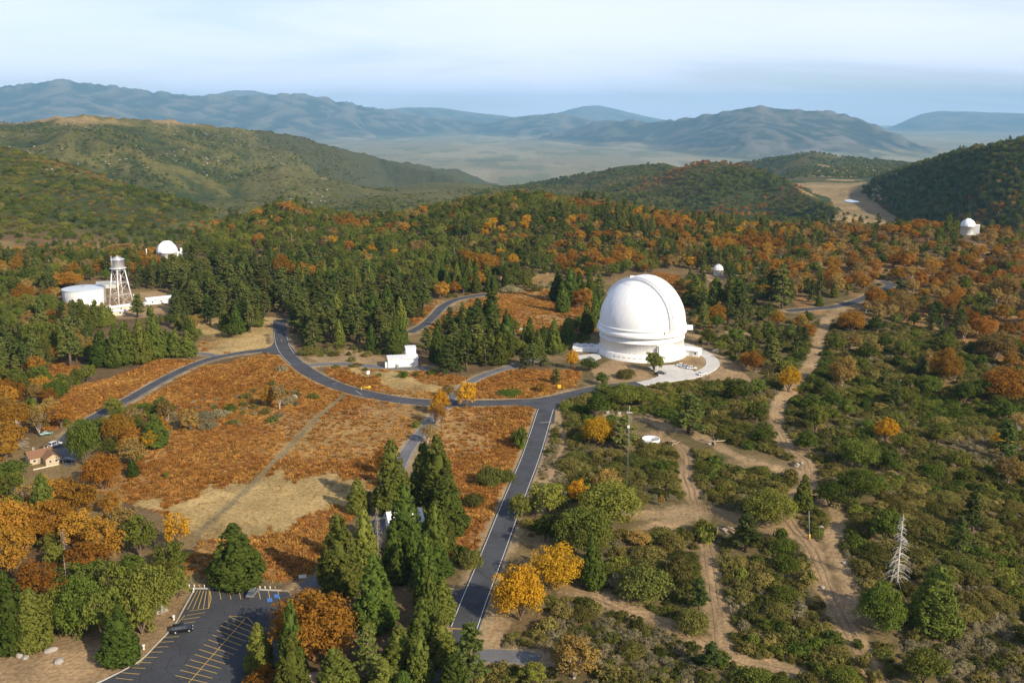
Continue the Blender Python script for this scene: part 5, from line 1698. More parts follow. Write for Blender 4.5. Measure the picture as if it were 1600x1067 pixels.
# --- oaks and broad crowns
for a in [
    (490, 1030, 906, 130, 'orange', 'huge rust orange oak overhanging the parking lot'), (415, 1085, 1036, 64, 'orange', 'golden orange oak at the bottom of the lot'),
    (813, 968, 877, 82, 'gold', 'bright gold oak on the dirt verge of the main road'), (870, 918, 846, 80, 'gold', 'gold oak just behind the brightest one on the verge'),
    (902, 790, 746, 34, 'gold', 'small gold oak in the dark live oak thicket'), (933, 694, 645, 52, 'gold', 'single gold oak in the scrub above the radio mast'),
    (280, 866, 797, 46, 'gold', 'gold oak standing alone in the dry grass'), (160, 765, 702, 60, 'orange', 'amber oak at the bracken edge below the house'),
    (185, 692, 640, 52, 'orange', 'rust oak between the big green tree and the bright cedar'), (236, 702, 669, 26, 'gold', 'small gold oak under the bright cedar'),
    (208, 728, 680, 42, 'olive', 'fading brown oak beside the small gold oak'), (262, 662, 620, 26, 'olive', None), (297, 672, 634, 33, 'olive', 'olive yellow oak at the grey shrub patch'),
    (135, 728, 648, 62, 'live', 'big dense green tree next to the beige house'), (178, 648, 617, 32, 'live', None), (102, 612, 580, 28, 'live', None),
    (688, 648, 604, 26, 'gold', 'gold oak over the junction of the cross lane'), (680, 662, 622, 24, 'orange', None), (690, 668, 630, 22, 'orange', None), (668, 692, 660, 26, 'olive', None),
    (729, 638, 592, 33, 'gold', 'yellow green oak on the loop road past the cross lane'), (700, 622, 598, 22, 'olive', None), (594, 742, 697, 26, 'orange', None),
    (30, 860, 768, 82, 'orange', None), (85, 850, 770, 74, 'orange', None), (22, 900, 818, 64, 'orange', None), (126, 858, 790, 66, 'orange', None), (62, 930, 866, 64, 'orange', 'rust oak glowing among the dark trees of the corner wood'),
    (160, 885, 806, 62, 'orange', None), (88, 798, 744, 58, 'orange', None), (140, 900, 840, 60, 'orange', None), (40, 800, 752, 40, 'olive', None), (190, 850, 786, 46, 'olive', 'brown twiggy oak beside the pale willow like tree'),
    (218, 868, 800, 58, 'live', 'pale grey green tree rising over the corner wood'), (118, 846, 806, 30, 'live', None), (82, 862, 824, 32, 'live', None),
    (228, 968, 868, 84, 'live', None), (268, 935, 880, 60, 'live', None), (192, 965, 876, 76, 'live', None), (135, 985, 890, 90, 'live', None), (95, 985, 905, 74, 'live', None), (165, 1000, 920, 60, 'live', None),
    (222, 990, 915, 60, 'live', None), (72, 990, 920, 60, 'live', None), (250, 945, 872, 60, 'live', None), (155, 930, 868, 66, 'live', None), (205, 905, 858, 50, 'live', None), (110, 920, 880, 56, 'live', None),
    (918, 872, 785, 86, 'live', 'light green live oak below the dark thicket'), (950, 820, 736, 102, 'live', 'largest dark live oak of the roadside thicket'), (860, 805, 745, 62, 'live', 'dark live oak of the thicket on the road side'),
    (815, 808, 766, 38, 'live', 'low dark live oak touching the main road edge'), (852, 846, 800, 38, 'live', 'dark upright live oak under the thicket'), (895, 835, 795, 40, 'live', None),
    (1200, 815, 752, 84, 'live', 'broad green live oak at the dirt clearing end'), (1296, 792, 748, 46, 'live', None), (1345, 775, 722, 76, 'live', None), (1335, 730, 680, 62, 'live', None),
    (1385, 738, 698, 40, 'live', None), (1260, 704, 668, 34, 'live', None), (1266, 644, 612, 42, 'live', None), (1300, 638, 610, 30, 'live', None), (1410, 634, 600, 46, 'live', None), (1450, 618, 582, 46, 'live', None),
    (1531, 628, 590, 38, 'live', 'dark round live oak beside the spreading rust oak'), (1562, 630, 566, 66, 'orange', 'spreading rust oak with visible trunk on the open slope'), (1475, 600, 538, 50, 'orange', 'tall amber oak on the open scrub slope'),
    (1232, 612, 570, 34, 'gold', 'golden oak at the upper end of the wide dirt track'), (1315, 602, 550, 46, 'olive', None), (1383, 690, 650, 36, 'gold', 'yellow oak alone in the scrub slope'), (1563, 704, 672, 34, 'gold', 'orange gold oak far out in the scrub slope'),
    (1375, 985, 905, 86, 'live', 'round dark live oak at the foot of the bare snag'), (1022, 580, 548, 31, 'live', 'round green tree standing before the huge dome door'), (893, 577, 545, 18, 'gold', 'small orange tree at the corner of the dome'),
    (920, 580, 555, 28, 'live', None), (942, 602, 580, 20, 'live', None), (978, 590, 574, 30, 'shrub', None), (945, 624, 596, 34, 'live', None), (975, 632, 592, 60, 'live', None), (1000, 632, 598, 40, 'live', None), (915, 632, 612, 40, 'shrub', None),
    (1330, 518, 482, 42, 'orange', None), (1367, 482, 444, 36, 'orange', None), (1414, 488, 460, 40, 'olive', None), (1250, 515, 488, 26, 'orange', None), (1485, 490, 458, 40, 'orange', None), (1510, 512, 478, 40, 'orange', None), (1535, 530, 490, 44, 'orange', None),
    (1556, 560, 515, 60, 'olive', None), (1570, 470, 425, 46, 'olive', None), (1330, 545, 515, 30, 'olive', None), (1360, 560, 528, 36, 'olive', None), (1292, 455, 418, 30, 'orange', None), (1305, 462, 424, 34, 'olive', None),
    (905, 482, 450, 26, 'orange', None), (915, 478, 448, 24, 'orange', None), (437, 640, 594, 30, 'olive', 'yellow olive oak in the bracken by the white rock'), (420, 636, 600, 28, 'orange', None),
    (440, 436, 394, 34, 'orange', None), (475, 442, 406, 52, 'orange', None), (518, 440, 415, 26, 'orange', None), (608, 444, 422, 26, 'orange', None), (700, 438, 412, 20, 'orange', None), (735, 425, 386, 40, 'orange', None), (760, 428, 392, 34, 'orange', None), (775, 424, 398, 24, 'orange', None),
    (105, 450, 422, 56, 'orange', None), (195, 396, 378, 60, 'olive', None), (212, 415, 396, 24, 'orange', None), (45, 462, 444, 40, 'olive', None), (38, 475, 440, 36, 'orange', None), (110, 520, 478, 30, 'olive', None), (70, 560, 496, 60, 'live', None), (30, 560, 520, 50, 'live', None),
    (8, 640, 600, 36, 'orange', None), (75, 632, 604, 28, 'orange', None), (96, 668, 628, 44, 'orange', None), (62, 680, 640, 32, 'olive', None), (10, 720, 670, 40, 'orange', None), (20, 748, 716, 44, 'live', None), (70, 772, 738, 30, 'olive', None),
    (545, 352, 330, 20, 'orange', None), (525, 358, 336, 20, 'orange', None), (1450, 620, 590, 30, 'live', None),
]:
    hand(*a)
for a in [(765, 756, 724, 46, 'shrub', 'dark leafy shrub in the bracken by the main road'), (790, 750, 730, 36, 'greenshrub', None), (755, 750, 735, 14, 'rustshrub', None), (740, 790, 766, 34, 'shrub', None),
          (815, 700, 664, 22, 'greenshrub', None), (806, 690, 670, 20, 'shrub', None), (736, 885, 855, 40, 'shrub', None), (722, 880, 848, 34, 'greenshrub', None), (795, 616, 606, 40, 'greenshrub', 'flat green shrub in the bracken above the loop road'),
          (846, 612, 596, 20, 'rustshrub', 'round rust shrub by the yellow sign'), (490, 622, 612, 20, 'greenshrub', None), (448, 632, 618, 26, 'grey', None), (440, 580, 568, 20, 'grey', None), (556, 572, 566, 22, 'shrub', None),
          (525, 574, 568, 16, 'shrub', None), (485, 553, 538, 40, 'shrub', None), (650, 668, 654, 14, 'greenshrub', None), (320, 655, 640, 50, 'grey', None), (345, 650, 636, 30, 'grey', None), (362, 642, 628, 24, 'greenshrub', None), (325, 668, 656, 34, 'grey', None),
          (85, 620, 590, 40, 'greenshrub', None), (120, 600, 572, 24, 'greenshrub', None), (137, 596, 568, 26, 'live', None), (800, 456, 444, 40, 'grey', None), (1103, 846, 818, 36, 'greenshrub', 'round green shrub on the dirt clearing beside the log heap'),
          (1101, 836, 808, 40, 'greenshrub', None), (1220, 845, 822, 26, 'greenshrub', None), (1227, 890, 862, 42, 'greenshrub', None), (1258, 910, 886, 34, 'shrub', None), (1030, 845, 820, 50, 'shrub', None), (1050, 858, 826, 44, 'shrub', None),
          (1060, 905, 862, 52, 'shrub', None), (1015, 875, 848, 50, 'shrub', None), (1000, 850, 826, 42, 'olive', None), (1010, 930, 875, 90, 'shrub', None), (965, 915, 890, 36, 'grey', None), (1080, 985, 945, 50, 'shrub', None),
          (1033, 790, 772, 12, 'olive', 'tiny yellow bush at the dirt clearing corner'), (1340, 1010, 995, 20, 'greenshrub', None), (1350, 1040, 1015, 26, 'shrub', None), (1365, 1068, 1040, 28, 'shrub', None)]:
    hand(*a)
HAND_N = len(PLANTS)

# ------------------------------------------------------------------ the woods between: filled by area
OCC = {}


def occupied(x, y, d):
    i, j = int(x // 12), int(y // 12)
    for a in (i - 1, i, i + 1):
        for b in (j - 1, j, j + 1):
            for (u, v, w) in OCC.get((a, b), ()):
                if (u - x) ** 2 + (v - y) ** 2 < ((d + w) * .5) ** 2:
                    return True
    return False


def occupy(x, y, d):
    OCC.setdefault((int(x // 12), int(y // 12)), []).append((x, y, d))


for q in PLANTS:
    occupy(q[0], q[1], min(q[5] * 1.7, 11))

SEEN = []    # picture points that must stay in view: (px, py, depth)
def seen_rect(x0, x1, y0, y1, px, py, n=6):
    p = at(px, py); d = float(project(p.x, p.y, p.z)[2]) - 4
    for x in np.linspace(x0, x1, n):
        for y in np.linspace(y0, y1, n):
            SEEN.append((x, y, d))


seen_rect(936, 1070, 432, 562, 1002, 572, 10); seen_rect(1025, 1100, 562, 588, 1060, 590); seen_rect(1114, 1130, 412, 428, 1122, 430); seen_rect(1499, 1530, 338, 362, 1511, 368)
seen_rect(249, 276, 377, 396, 262, 404); seen_rect(102, 160, 444, 466, 133, 475); seen_rect(178, 202, 398, 472, 190, 478, 8); seen_rect(166, 196, 478, 490, 187, 492, 4); seen_rect(230, 262, 464, 472, 250, 474, 4)
seen_rect(608, 646, 546, 570, 628, 572); seen_rect(56, 92, 695, 722, 72, 722); seen_rect(1004, 1030, 680, 690, 1017, 690); seen_rect(604, 612, 790, 812, 632, 826, 3); seen_rect(566, 580, 584, 610, 575, 611, 3)
seen_rect(1390, 1412, 812, 905, 1400, 915); seen_rect(443, 450, 318, 326, 446, 329, 3)
for kx, (pts, w) in ROADS.items():
    if kx in ('lane', 'side'):
        continue
    pts = pts[:10] if kx == 'cross' else pts
    for (x0, y0), (x1, y1) in zip(pts[:-1], pts[1:]):
        for t_ in (0, .33, .66):
            x, y = x0 + (x1 - x0) * t_, y0 + (y1 - y0) * t_
            q = at(x, y); SEEN.append((x, y, float(project(q.x, q.y, q.z)[2])))
for pts, w in TRACKS[:9]:
    for (x0, y0), (x1, y1) in zip(pts[:-1], pts[1:]):
        for t_ in (0, .5):
            x, y = x0 + (x1 - x0) * t_, y0 + (y1 - y0) * t_
            q = at(x, y); SEEN.append((x, y, float(project(q.x, q.y, q.z)[2])))
SEEN = np.array(SEEN)
KEEPOFF = [(xy, ROAD_W[k] / 2 + .8) for k, xy in ROAD_XY.items()] + [(xy, w * .8) for xy, w in TRACK_XY] + [(FIELD_PATH, .9)]
SITES = []   # round footprints nothing may grow in
for px, py, r in ((1002, 550, 25), (975, 552, 12), (1083, 555, 6), (1122, 430, 6), (1511, 367, 14), (262, 404, 13), (133, 473, 15), (190, 477, 9), (187, 485, 9), (181, 492, 7), (250, 473, 10), (166, 447, 9), (628, 571, 11), (632, 562, 10), (72, 722, 9), (632, 826, 8), (1017, 688, 6), (230, 478, 4)):
    p = at(px, py); SITES.append((p.x, p.y, r))


def clear_of(x, y, r):
    for xy, w in KEEPOFF:
        if np.min((xy[:, 0] - x) ** 2 + (xy[:, 1] - y) ** 2) < (w + r * .8) ** 2:
            return False
    return all((x - a) ** 2 + (y - b) ** 2 > (c + r * .5) ** 2 for a, b, c in SITES)


def hides(x, y, z, h, r):
    bx, by, dep = (float(v) for v in project(x, y, z))
    _, ty, _ = (float(v) for v in project(x, y, z + h))
    w = r * FPX / dep * .8
    s = (np.abs(SEEN[:, 0] - bx) < w + 1) & (SEEN[:, 1] > ty) & (SEEN[:, 1] < by) & (SEEN[:, 2] > dep)
    return bool(s.any())


def sample_area(poly, spacing, mix, seed, check=True, maxr=1300, avoid=(), k_occ=1.45):
    """Jittered grid over the ground, kept where it projects into the picture polygon."""
    rg = np.random.default_rng(seed)
    P = [at(x, y) for x, y in poly]
    x0, x1 = min(p.x for p in P) - 30, max(p.x for p in P) + 30
    y0, y1 = min(p.y for p in P) - 60, min(max(p.y for p in P) + 60, maxr)
    gx, gy = np.meshgrid(np.arange(x0, x1, spacing), np.arange(y0, y1, spacing))
    X = gx.ravel() + rg.uniform(-.5, .5, gx.size) * spacing; Y = gy.ravel() + rg.uniform(-.5, .5, gx.size) * spacing
    Z = terrain(X, Y)
    PX, PY, _ = project(X, Y, Z)
    k = in_poly(PX, PY, poly)
    for a in avoid:
        k &= ~in_poly(PX, PY, a)
    X, Y, Z, PX, PY = X[k], Y[k], Z[k], PX[k], PY[k]
    o = rg.permutation(len(X)); kinds = [m[0] for m in mix]; pr = np.array([m[1] for m in mix], float); pr /= pr.sum()
    clus = fbm(X / 38, Y / 38, 3, seed)                       # kinds gather in drifts
    order = np.cumsum(pr)
    rank = (np.argsort(np.argsort(clus + rg.normal(0, .10, len(X)))) + .5) / max(1, len(X))
    for i in o:
        kd = kinds[int(np.searchsorted(order, rank[i]))]
        m = mix[kinds.index(kd)]
        h = rg.uniform(m[2], m[3]); r = h * rg.uniform(m[4], m[5])
        if occupied(X[i], Y[i], min(r * (k_occ if h > 4 else 1.05), 11)):
            continue
        if check and (not clear_of(X[i], Y[i], r) or hides(X[i], Y[i], Z[i], h, r)):
            continue
        occupy(X[i], Y[i], min(r * (k_occ if h > 4 else 1.05), 11))
        PLANTS.append((X[i], Y[i], Z[i], kd, h, r, None))


CE, PI_ = ('cedar', 1, 13, 21, .19, .25), ('pine', 1, 12, 20, .2, .27)
def mx(**kw):
    rngs = {'cedar': (11, 19, .19, .25), 'pine': (11, 18, .2, .27), 'orange': (7, 12, .42, .56), 'gold': (6, 10, .42, .55), 'olive': (7, 11, .40, .55), 'live': (6, 10.5, .45, .62),
            'shrub': (1.4, 3.0, .75, 1.1), 'grey': (1.1, 2.2, .75, 1.1), 'greenshrub': (1.6, 3.4, .7, 1.0), 'rustshrub': (1.0, 1.8, .7, 1.1)}
    return [(k, w) + rngs[k] for k, w in kw.items()]


sample_area([(425, 430), (480, 420), (600, 440), (668, 455), (680, 490), (655, 515), (690, 545), (690, 575), (655, 575), (600, 552), (560, 545), (475, 548), (452, 522)], 7.0, [('cedar', 3, 11, 20, .22, .30), ('pine', 6, 10, 20, .25, .34), ('live', 1.5, 5, 9, .5, .62)], 1)
sample_area([(690, 500), (730, 490), (770, 500), (800, 530), (812, 565), (770, 585), (735, 592), (700, 590), (688, 560)], 7.0, [('cedar', 3, 10, 19, .22, .3), ('pine', 6, 10, 19, .25, .34)], 2)
sample_area([(262, 412), (330, 410), (425, 430), (430, 500), (405, 522), (360, 528), (310, 505), (275, 490), (268, 460)], 6.8, [('pine', 7, 11, 19, .24, .34), ('cedar', 1.5, 10, 18, .22, .3), ('live', 2.2, 5, 9, .5, .65)], 3)
sample_area([(660, 430), (790, 430), (795, 456), (730, 462), (690, 470), (665, 455)], 6.0, mx(cedar=4, live=4, orange=1), 4)
sample_area([(204, 484), (222, 482), (275, 476), (312, 506), (312, 540), (268, 515), (215, 500)], 6.5, [('pine', 5, 9, 16, .24, .32), ('cedar', 3, 9, 16, .22, .28), ('live', 2, 4, 8, .5, .62), ('olive', 1, 5, 8, .45, .55)], 42)
sample_area([(96, 470), (108, 474), (165, 492), (175, 505), (130, 512), (95, 500)], 5.5, [('live', 5, 4, 7, .5, .62), ('cedar', 3, 7, 12, .22, .28), ('olive', 1, 4, 7, .45, .55)], 43)
sample_area([(215, 440), (268, 420), (272, 455), (215, 452)], 6.5, mx(pine=6, cedar=2), 41)
sample_area([(330, 356), (445, 314), (560, 342), (640, 332), (720, 315), (800, 303), (870, 303), (900, 312), (860, 430), (700, 440), (560, 440), (430, 432), (330, 408), (285, 398)], 6.6, mx(orange=.8, olive=1.0, live=11, pine=.7, gold=.3), 5)
sample_area([(850, 304), (900, 312), (980, 326), (1120, 347), (1200, 353), (1200, 470), (1140, 440), (1080, 420), (1000, 428), (905, 440), (862, 432)], 6.8, mx(orange=3.2, live=5, olive=1.6, pine=2.0, gold=.6), 6)
sample_area([(1200, 353), (1430, 353), (1520, 362), (1640, 390), (1640, 640), (1540, 560), (1430, 515), (1350, 500), (1350, 455), (1250, 478), (1200, 470)], 7.2, mx(shrub=2.4, orange=3.6, olive=3.0, live=3.2, greenshrub=1.2, pine=.5), 7)
sample_area([(-40, 402), (100, 398), (240, 400), (262, 412), (225, 440), (160, 440), (100, 440), (90, 470), (105, 490), (150, 520), (150, 560), (110, 580), (60, 590), (-40, 600)], 6.4, mx(live=7, olive=1.6, orange=1.8, pine=2.2), 8)
sample_area([(-40, 590), (60, 592), (80, 620), (60, 650), (110, 650), (90, 680), (40, 705), (-40, 740)], 6.4, mx(live=3, orange=4, olive=3), 9)
sample_area([(-40, 745), (40, 760), (110, 770), (190, 800), (205, 850), (270, 890), (282, 925), (250, 965), (222, 1010), (150, 980), (60, 985), (-40, 1000)], 5.6, mx(live=5, orange=5, olive=2, cedar=.8), 10)
sample_area([(560, 780), (600, 770), (720, 800), (725, 850), (715, 925), (620, 925), (575, 930), (520, 930)], 5.2, mx(cedar=5, greenshrub=4, live=1), 11)
sample_area([(420, 1050), (560, 1020), (690, 1010), (700, 1060), (670, 1110), (420, 1120)], 5.5, mx(cedar=6, pine=2), 12)
sample_area([(640, 940), (700, 945), (700, 975), (670, 1000), (640, 990)], 4.5, mx(cedar=6), 13)
sample_area([(130, 640), (220, 640), (290, 640), (260, 680), (200, 735), (150, 735), (120, 690)], 5.0, mx(orange=4, olive=3, live=3, greenshrub=2), 14)
sample_area([(1060, 440), (1200, 470), (1250, 480), (1280, 500), (1262, 560), (1200, 600), (1130, 560), (1085, 530), (1075, 490)], 5.6, mx(live=3, greenshrub=4, shrub=5, pine=2, olive=.6, orange=.6), 15)
SCRUB = [(858, 640), (905, 622), (960, 608), (1030, 602), (1110, 596), (1200, 600), (1280, 500), (1430, 510), (1640, 600), (1660, 1130), (700, 1130), (745, 1050), (775, 990), (860, 900), (812, 800), (835, 720)]
sample_area(SCRUB, 21, mx(live=5, pine=1.4, olive=1.2, greenshrub=3), 16)
OPEN_DIRT = [[(985, 785), (1070, 780), (1180, 805), (1235, 830), (1190, 845), (1110, 830), (1030, 840), (985, 830)], [(960, 655), (1060, 662), (1130, 690), (1240, 720), (1235, 745), (1150, 735), (1090, 705), (1040, 690), (960, 690)]]
sample_area(SCRUB, 2.4, [('grey', 1.7, 1.0, 2.0, .9, 1.4), ('shrub', 7, 1.6, 3.4, .9, 1.4), ('greenshrub', 2.4, 1.8, 3.8, .85, 1.2)], 17, avoid=OPEN_DIRT)
sample_area(SCRUB, 1.9, [('shrub', 5, .8, 1.7, .8, 1.2), ('grey', 3, .7, 1.3, .8, 1.2)], 18, avoid=OPEN_DIRT)
sample_area([(800, 1010), (900, 1010), (1100, 1060), (1100, 1130), (760, 1130), (770, 1040)], 3.6, mx(shrub=6, olive=1, grey=.7), 19)
sample_area([(895, 545), (935, 520), (940, 500), (860, 522), (790, 520), (815, 560), (850, 560)], 4.5, mx(greenshrub=4, shrub=3, live=2, cedar=1), 20)
sample_area([(690, 440), (940, 440), (940, 470), (860, 455), (780, 460), (700, 470)], 5.0, mx(shrub=3, grey=2, live=2), 21)
sample_area([(470, 540), (600, 545), (600, 556), (480, 560)], 5.0, mx(shrub=3, greenshrub=2), 22)
sample_area([(500, 560), (690, 575), (700, 590), (560, 590)], 9, mx(shrub=3, greenshrub=2), 23)
sample_area([(250, 640), (420, 600), (500, 615), (430, 660), (300, 680)], 7, mx(grey=4, shrub=3, rustshrub=1), 24)
# far slopes: scrub and trees that only show as specks
FARP = []


def far_area(poly, spacing, mix, seed, rmin, rmax):
    rg = np.random.default_rng(seed)
    px = np.array([p[0] for p in poly]); x0 = (px.min() - 800) / FPX * 1.03; x1 = (px.max() - 800) / FPX * 1.03
    gx, gy = np.meshgrid(np.arange(min(x0 * rmax, x0 * rmin), max(x1 * rmax, x1 * rmin), spacing), np.arange(rmin, rmax, spacing))
    X = gx.ravel() + rg.uniform(-.5, .5, gx.size) * spacing; Y = gy.ravel() + rg.uniform(-.5, .5, gx.size) * spacing
    k = (X / Y > x0 - .02) & (X / Y < x1 + .02); X, Y = X[k], Y[k]
    Z = terrain(X, Y); PX, PY, _ = project(X, Y, Z)
    k = in_poly(PX, PY, poly); X, Y, Z = X[k], Y[k], Z[k]
    cl = fbm(X / 130, Y / 130, 4, seed + 50)
    kinds = [m[0] for m in mix]; pr = np.cumsum(np.array([m[1] for m in mix], float)); pr /= pr[-1]
    rank = (np.argsort(np.argsort(cl + rg.normal(0, .08, len(X)))) + .5) / max(1, len(X))
    for i in range(len(X)):
        m = mix[min(int(np.searchsorted(pr, rank[i])), len(mix) - 1)]
        if m[0] is None:
            continue
        h = rg.uniform(m[2], m[3]); FARP.append((X[i], Y[i], Z[i] - .3, m[0], h, h * rg.uniform(m[4], m[5]), None))


S_, G_ = ('shrub', 5, 1.5, 4, 1.0, 1.8), ('greenshrub', 4, 2, 5, .9, 1.6)
far_area([(-20, 225), (140, 265), (340, 332), (330, 420), (-20, 420)], 11, [('live', 2.2, 4, 8, .5, .7), G_, S_, ('rustshrub', 2.5, 1, 2.5, 1, 1.8), ('orange', .35, 5, 9, .45, .6)], 1, 880, 1900)
far_area([(-20, 190), (430, 206), (640, 256), (430, 330), (330, 335), (0, 232)], 18, [('live', 2, 4, 8, .6, .9), G_, S_, (None, 3)], 2, 1700, 4300)
far_area([(420, 318), (470, 275), (640, 300), (790, 294), (900, 290), (860, 335), (420, 345)], 17, [('live', 2, 4, 8, .6, .9), G_, S_, (None, 3)], 8, 1350, 3300)
far_area([(960, 285), (1110, 252), (1190, 262), (1320, 335), (1330, 372), (1180, 372), (900, 330)], 12.5, [('live', 6, 5, 10, .5, .75), G_, S_, ('orange', 2.6, 5, 10, .45, .6)], 3, 1250, 2700)
far_area([(700, 312), (870, 278), (1040, 254), (1060, 275), (960, 300), (880, 330)], 17, [('live', 5, 5, 10, .5, .8), G_, S_], 4, 2000, 3400)
far_area([(1340, 300), (1380, 272), (1500, 235), (1620, 218), (1620, 400), (1440, 372), (1370, 320)], 11.5, [('live', 8, 6, 11, .5, .7), ('pine', 1.6, 10, 17, .2, .3), ('olive', .8, 6, 10, .5, .6), ('orange', 1.0, 6, 10, .45, .6)], 5, 1050, 2700)
far_area([(1110, 262), (1270, 238), (1440, 258), (1380, 280), (1240, 285)], 20, [('live', 8, 6, 11, .6, .8), (None, 2)], 6, 3000, 4900)
far_area([(1180, 345), (1240, 330), (1430, 345), (1440, 372), (1180, 372)], 40, [('live', 3, 5, 9, .5, .7), (None, 4)], 7, 1250, 1900)
print('plants', len(PLANTS), 'far', len(FARP))

# ------------------------------------------------------------------ which plants are objects of their own (the largest in view), which are a mass
by_name = {}
for q in PLANTS:
    pxx, pyy, dep = (float(v) for v in project(q[0], q[1], q[2] + q[4] * .5))
    size = q[4] * max(q[5] * 2, q[4] * .4) / dep ** 2
    inside = -25 < pxx < 1625 and pyy < 1110
    by_name.setdefault(KIND[q[3]][3], []).append((0 if q[6] else 1, -size if inside else 0, q, pxx, pyy, inside))
SINGLE, MASS = [], []
for nm, lst in by_name.items():
    lst.sort(key=lambda e: (e[0], e[1]))
    n = 0
    for e in lst:
        if e[5] and n < 290:
            SINGLE.append(e); n += 1
        else:
            MASS.append(e[2])

# words that say which one it is
MARKS = {'huge white dome': (1002, 550), 'little white dome': (1122, 430), 'broad water tank': (133, 473), 'white dome over the pines': (262, 404), 'white flat roofed building': (628, 571), 'beige house': (72, 722),
         'cottage in the cedars': (632, 826), 'round reservoir': (1017, 688), 'radio mast': (980, 762), 'bare white snag': (1400, 915), 'log heap': (1128, 830), 'leaning yellow footed pole': (1265, 842), 'yellow gate': (571, 609),
         'road fork above the white building': (440, 540), 'T junction of the main road': (855, 632), 'stop line of the main road': (724, 983), 'black estate car': (285, 987), 'far bracken clearing': (820, 490),
         'far ridge dome': (1511, 367), 'lookout hut': (446, 329), 'wide dirt track top': (1290, 495), 'track fork at the bottom': (1130, 1018), 'pale boulder on the dirt': (93, 1034), 'grey shrub patch': (323, 655), 'notice board': (473, 908),
         'tall amber oak on the scrub slope': (1475, 600), 'yellow oak in the scrub slope': (1383, 690), 'spreading rust oak': (1562, 630), 'gold oak in the dry grass': (280, 866), 'curving hill road': (690, 480), 'east road bend': (1345, 468), 'silver water tower': (190, 477), 'white workshop': (250, 473), 'little dish': (576, 592), 'yellow warning sign': (874, 610), 'gold oak above the mast': (933, 694), 'narrow cedar on the track bend': (1253, 798), 'dark round live oak': (1531, 628)}
MARKP = {k: at(*v) for k, v in MARKS.items()}
ORD = ['first', 'second', 'third', 'fourth', 'fifth', 'sixth', 'seventh', 'eighth', 'ninth', 'tenth', 'eleventh', 'twelfth', 'thirteenth', 'fourteenth', 'fifteenth', 'sixteenth', 'seventeenth', 'eighteenth', 'nineteenth', 'twentieth']
WORD = {'cedar': 'dark conical cedar', 'pine': 'loose green pine', 'orange': 'rust orange oak', 'gold': 'golden oak', 'olive': 'fading brown oak', 'live': 'round live oak', 'shrub': 'olive brown shrub',
        'grey': 'dry grey shrub', 'greenshrub': 'dark green shrub', 'rustshrub': 'rust brown bush'}
AREA = [('in the wooded corner left of the parking lot', (0, 745, 300, 1067)), ('in the belt of woods behind the huge dome', (860, 300, 1200, 470)), ('on the wooded knoll under the lookout hut', (330, 300, 560, 440)),
        ('in the woods above the far bracken clearing', (560, 300, 860, 460)), ('on the orange oak slope below the ridge dome', (1200, 340, 1600, 560)), ('in the conifer grove above the loop road', (420, 430, 820, 600)),
        ('in the woods around the water tank', (0, 380, 330, 600)), ('in the open scrub slope past the dirt tracks', (1240, 480, 1600, 1067)), ('in the scrub between the main road and the tracks', (740, 590, 1240, 1067)),
        ('in the cedar clump around the cottage', (400, 600, 740, 1067)), ('in the oaks around the beige house', (0, 600, 400, 745))]
for nm, lst in by_name.items():
    pass
buckets = {}
for e in SINGLE:
    q = e[2]
    if q[6]:
        continue
    best = min(MARKP.items(), key=lambda kv: (kv[1].x - q[0]) ** 2 + (kv[1].y - q[1]) ** 2)
    d = math.hypot(best[1].x - q[0], best[1].y - q[1])
    buckets.setdefault((q[3], best[0]), []).append((d, id(e)))
LABEL = {}
for (kd, mk), lst in buckets.items():
    lst.sort()
    for i, (d, k) in enumerate(lst):
        if i < len(ORD):
            LABEL[k] = (f'{WORD[kd]}, {ORD[i]} out from the {mk}' if len(lst) > 1 else f'only {WORD[kd]} standing near the {mk}', None)
VAR = {}
for e in SINGLE:
    q = e[2]; x, y, z, kd, h, r, lab = q
    pr, lf, bk, nm, ct = KIND[kd]
    i = VAR.get(kd, 0); VAR[kd] = i + 1
    cm, wm = MESHES[kd][(i * 7 + int(x * 3)) % len(MESHES[kd])]
    grp = {'cedar_tree': 'cedars on the observatory grounds', 'pine_tree': 'pines on the observatory grounds', 'oak_tree': 'autumn oaks on the observatory grounds', 'live_oak': 'live oaks on the observatory grounds', 'shrub': 'shrubs on the observatory grounds'}[nm]
    if lab is None:
        if id(e) in LABEL:
            lab = LABEL[id(e)][0]
        else:
            ar = next((a for a, b in AREA if b[0] <= e[3] <= b[2] and b[1] <= e[4] <= b[3]), 'on the observatory grounds')
            lab = f'{WORD[kd]} {ar}'; grp = lab
    bh, br = BASE[pr]
    if kd in BIG and r > (3.4 if pr == 'shrub' else 6.3):
        cm, wm = BIG[kd][i % len(BIG[kd])]; bh, br = BASE['big' + pr]
    root = thing(nm, lab, ct, (x, y, z), random.uniform(0, 6.28), grp)
    root.scale = (r / br, r / br * random.uniform(.85, 1.15), h / bh)
    if ct == 'tree':
        root.rotation_euler = (random.gauss(0, .03), random.gauss(0, .03), root.rotation_euler[2])
    link('trunk' if ct == 'tree' else 'stems', wm, None, root)
    link('crown' if ct == 'tree' else 'foliage', cm, None, root)


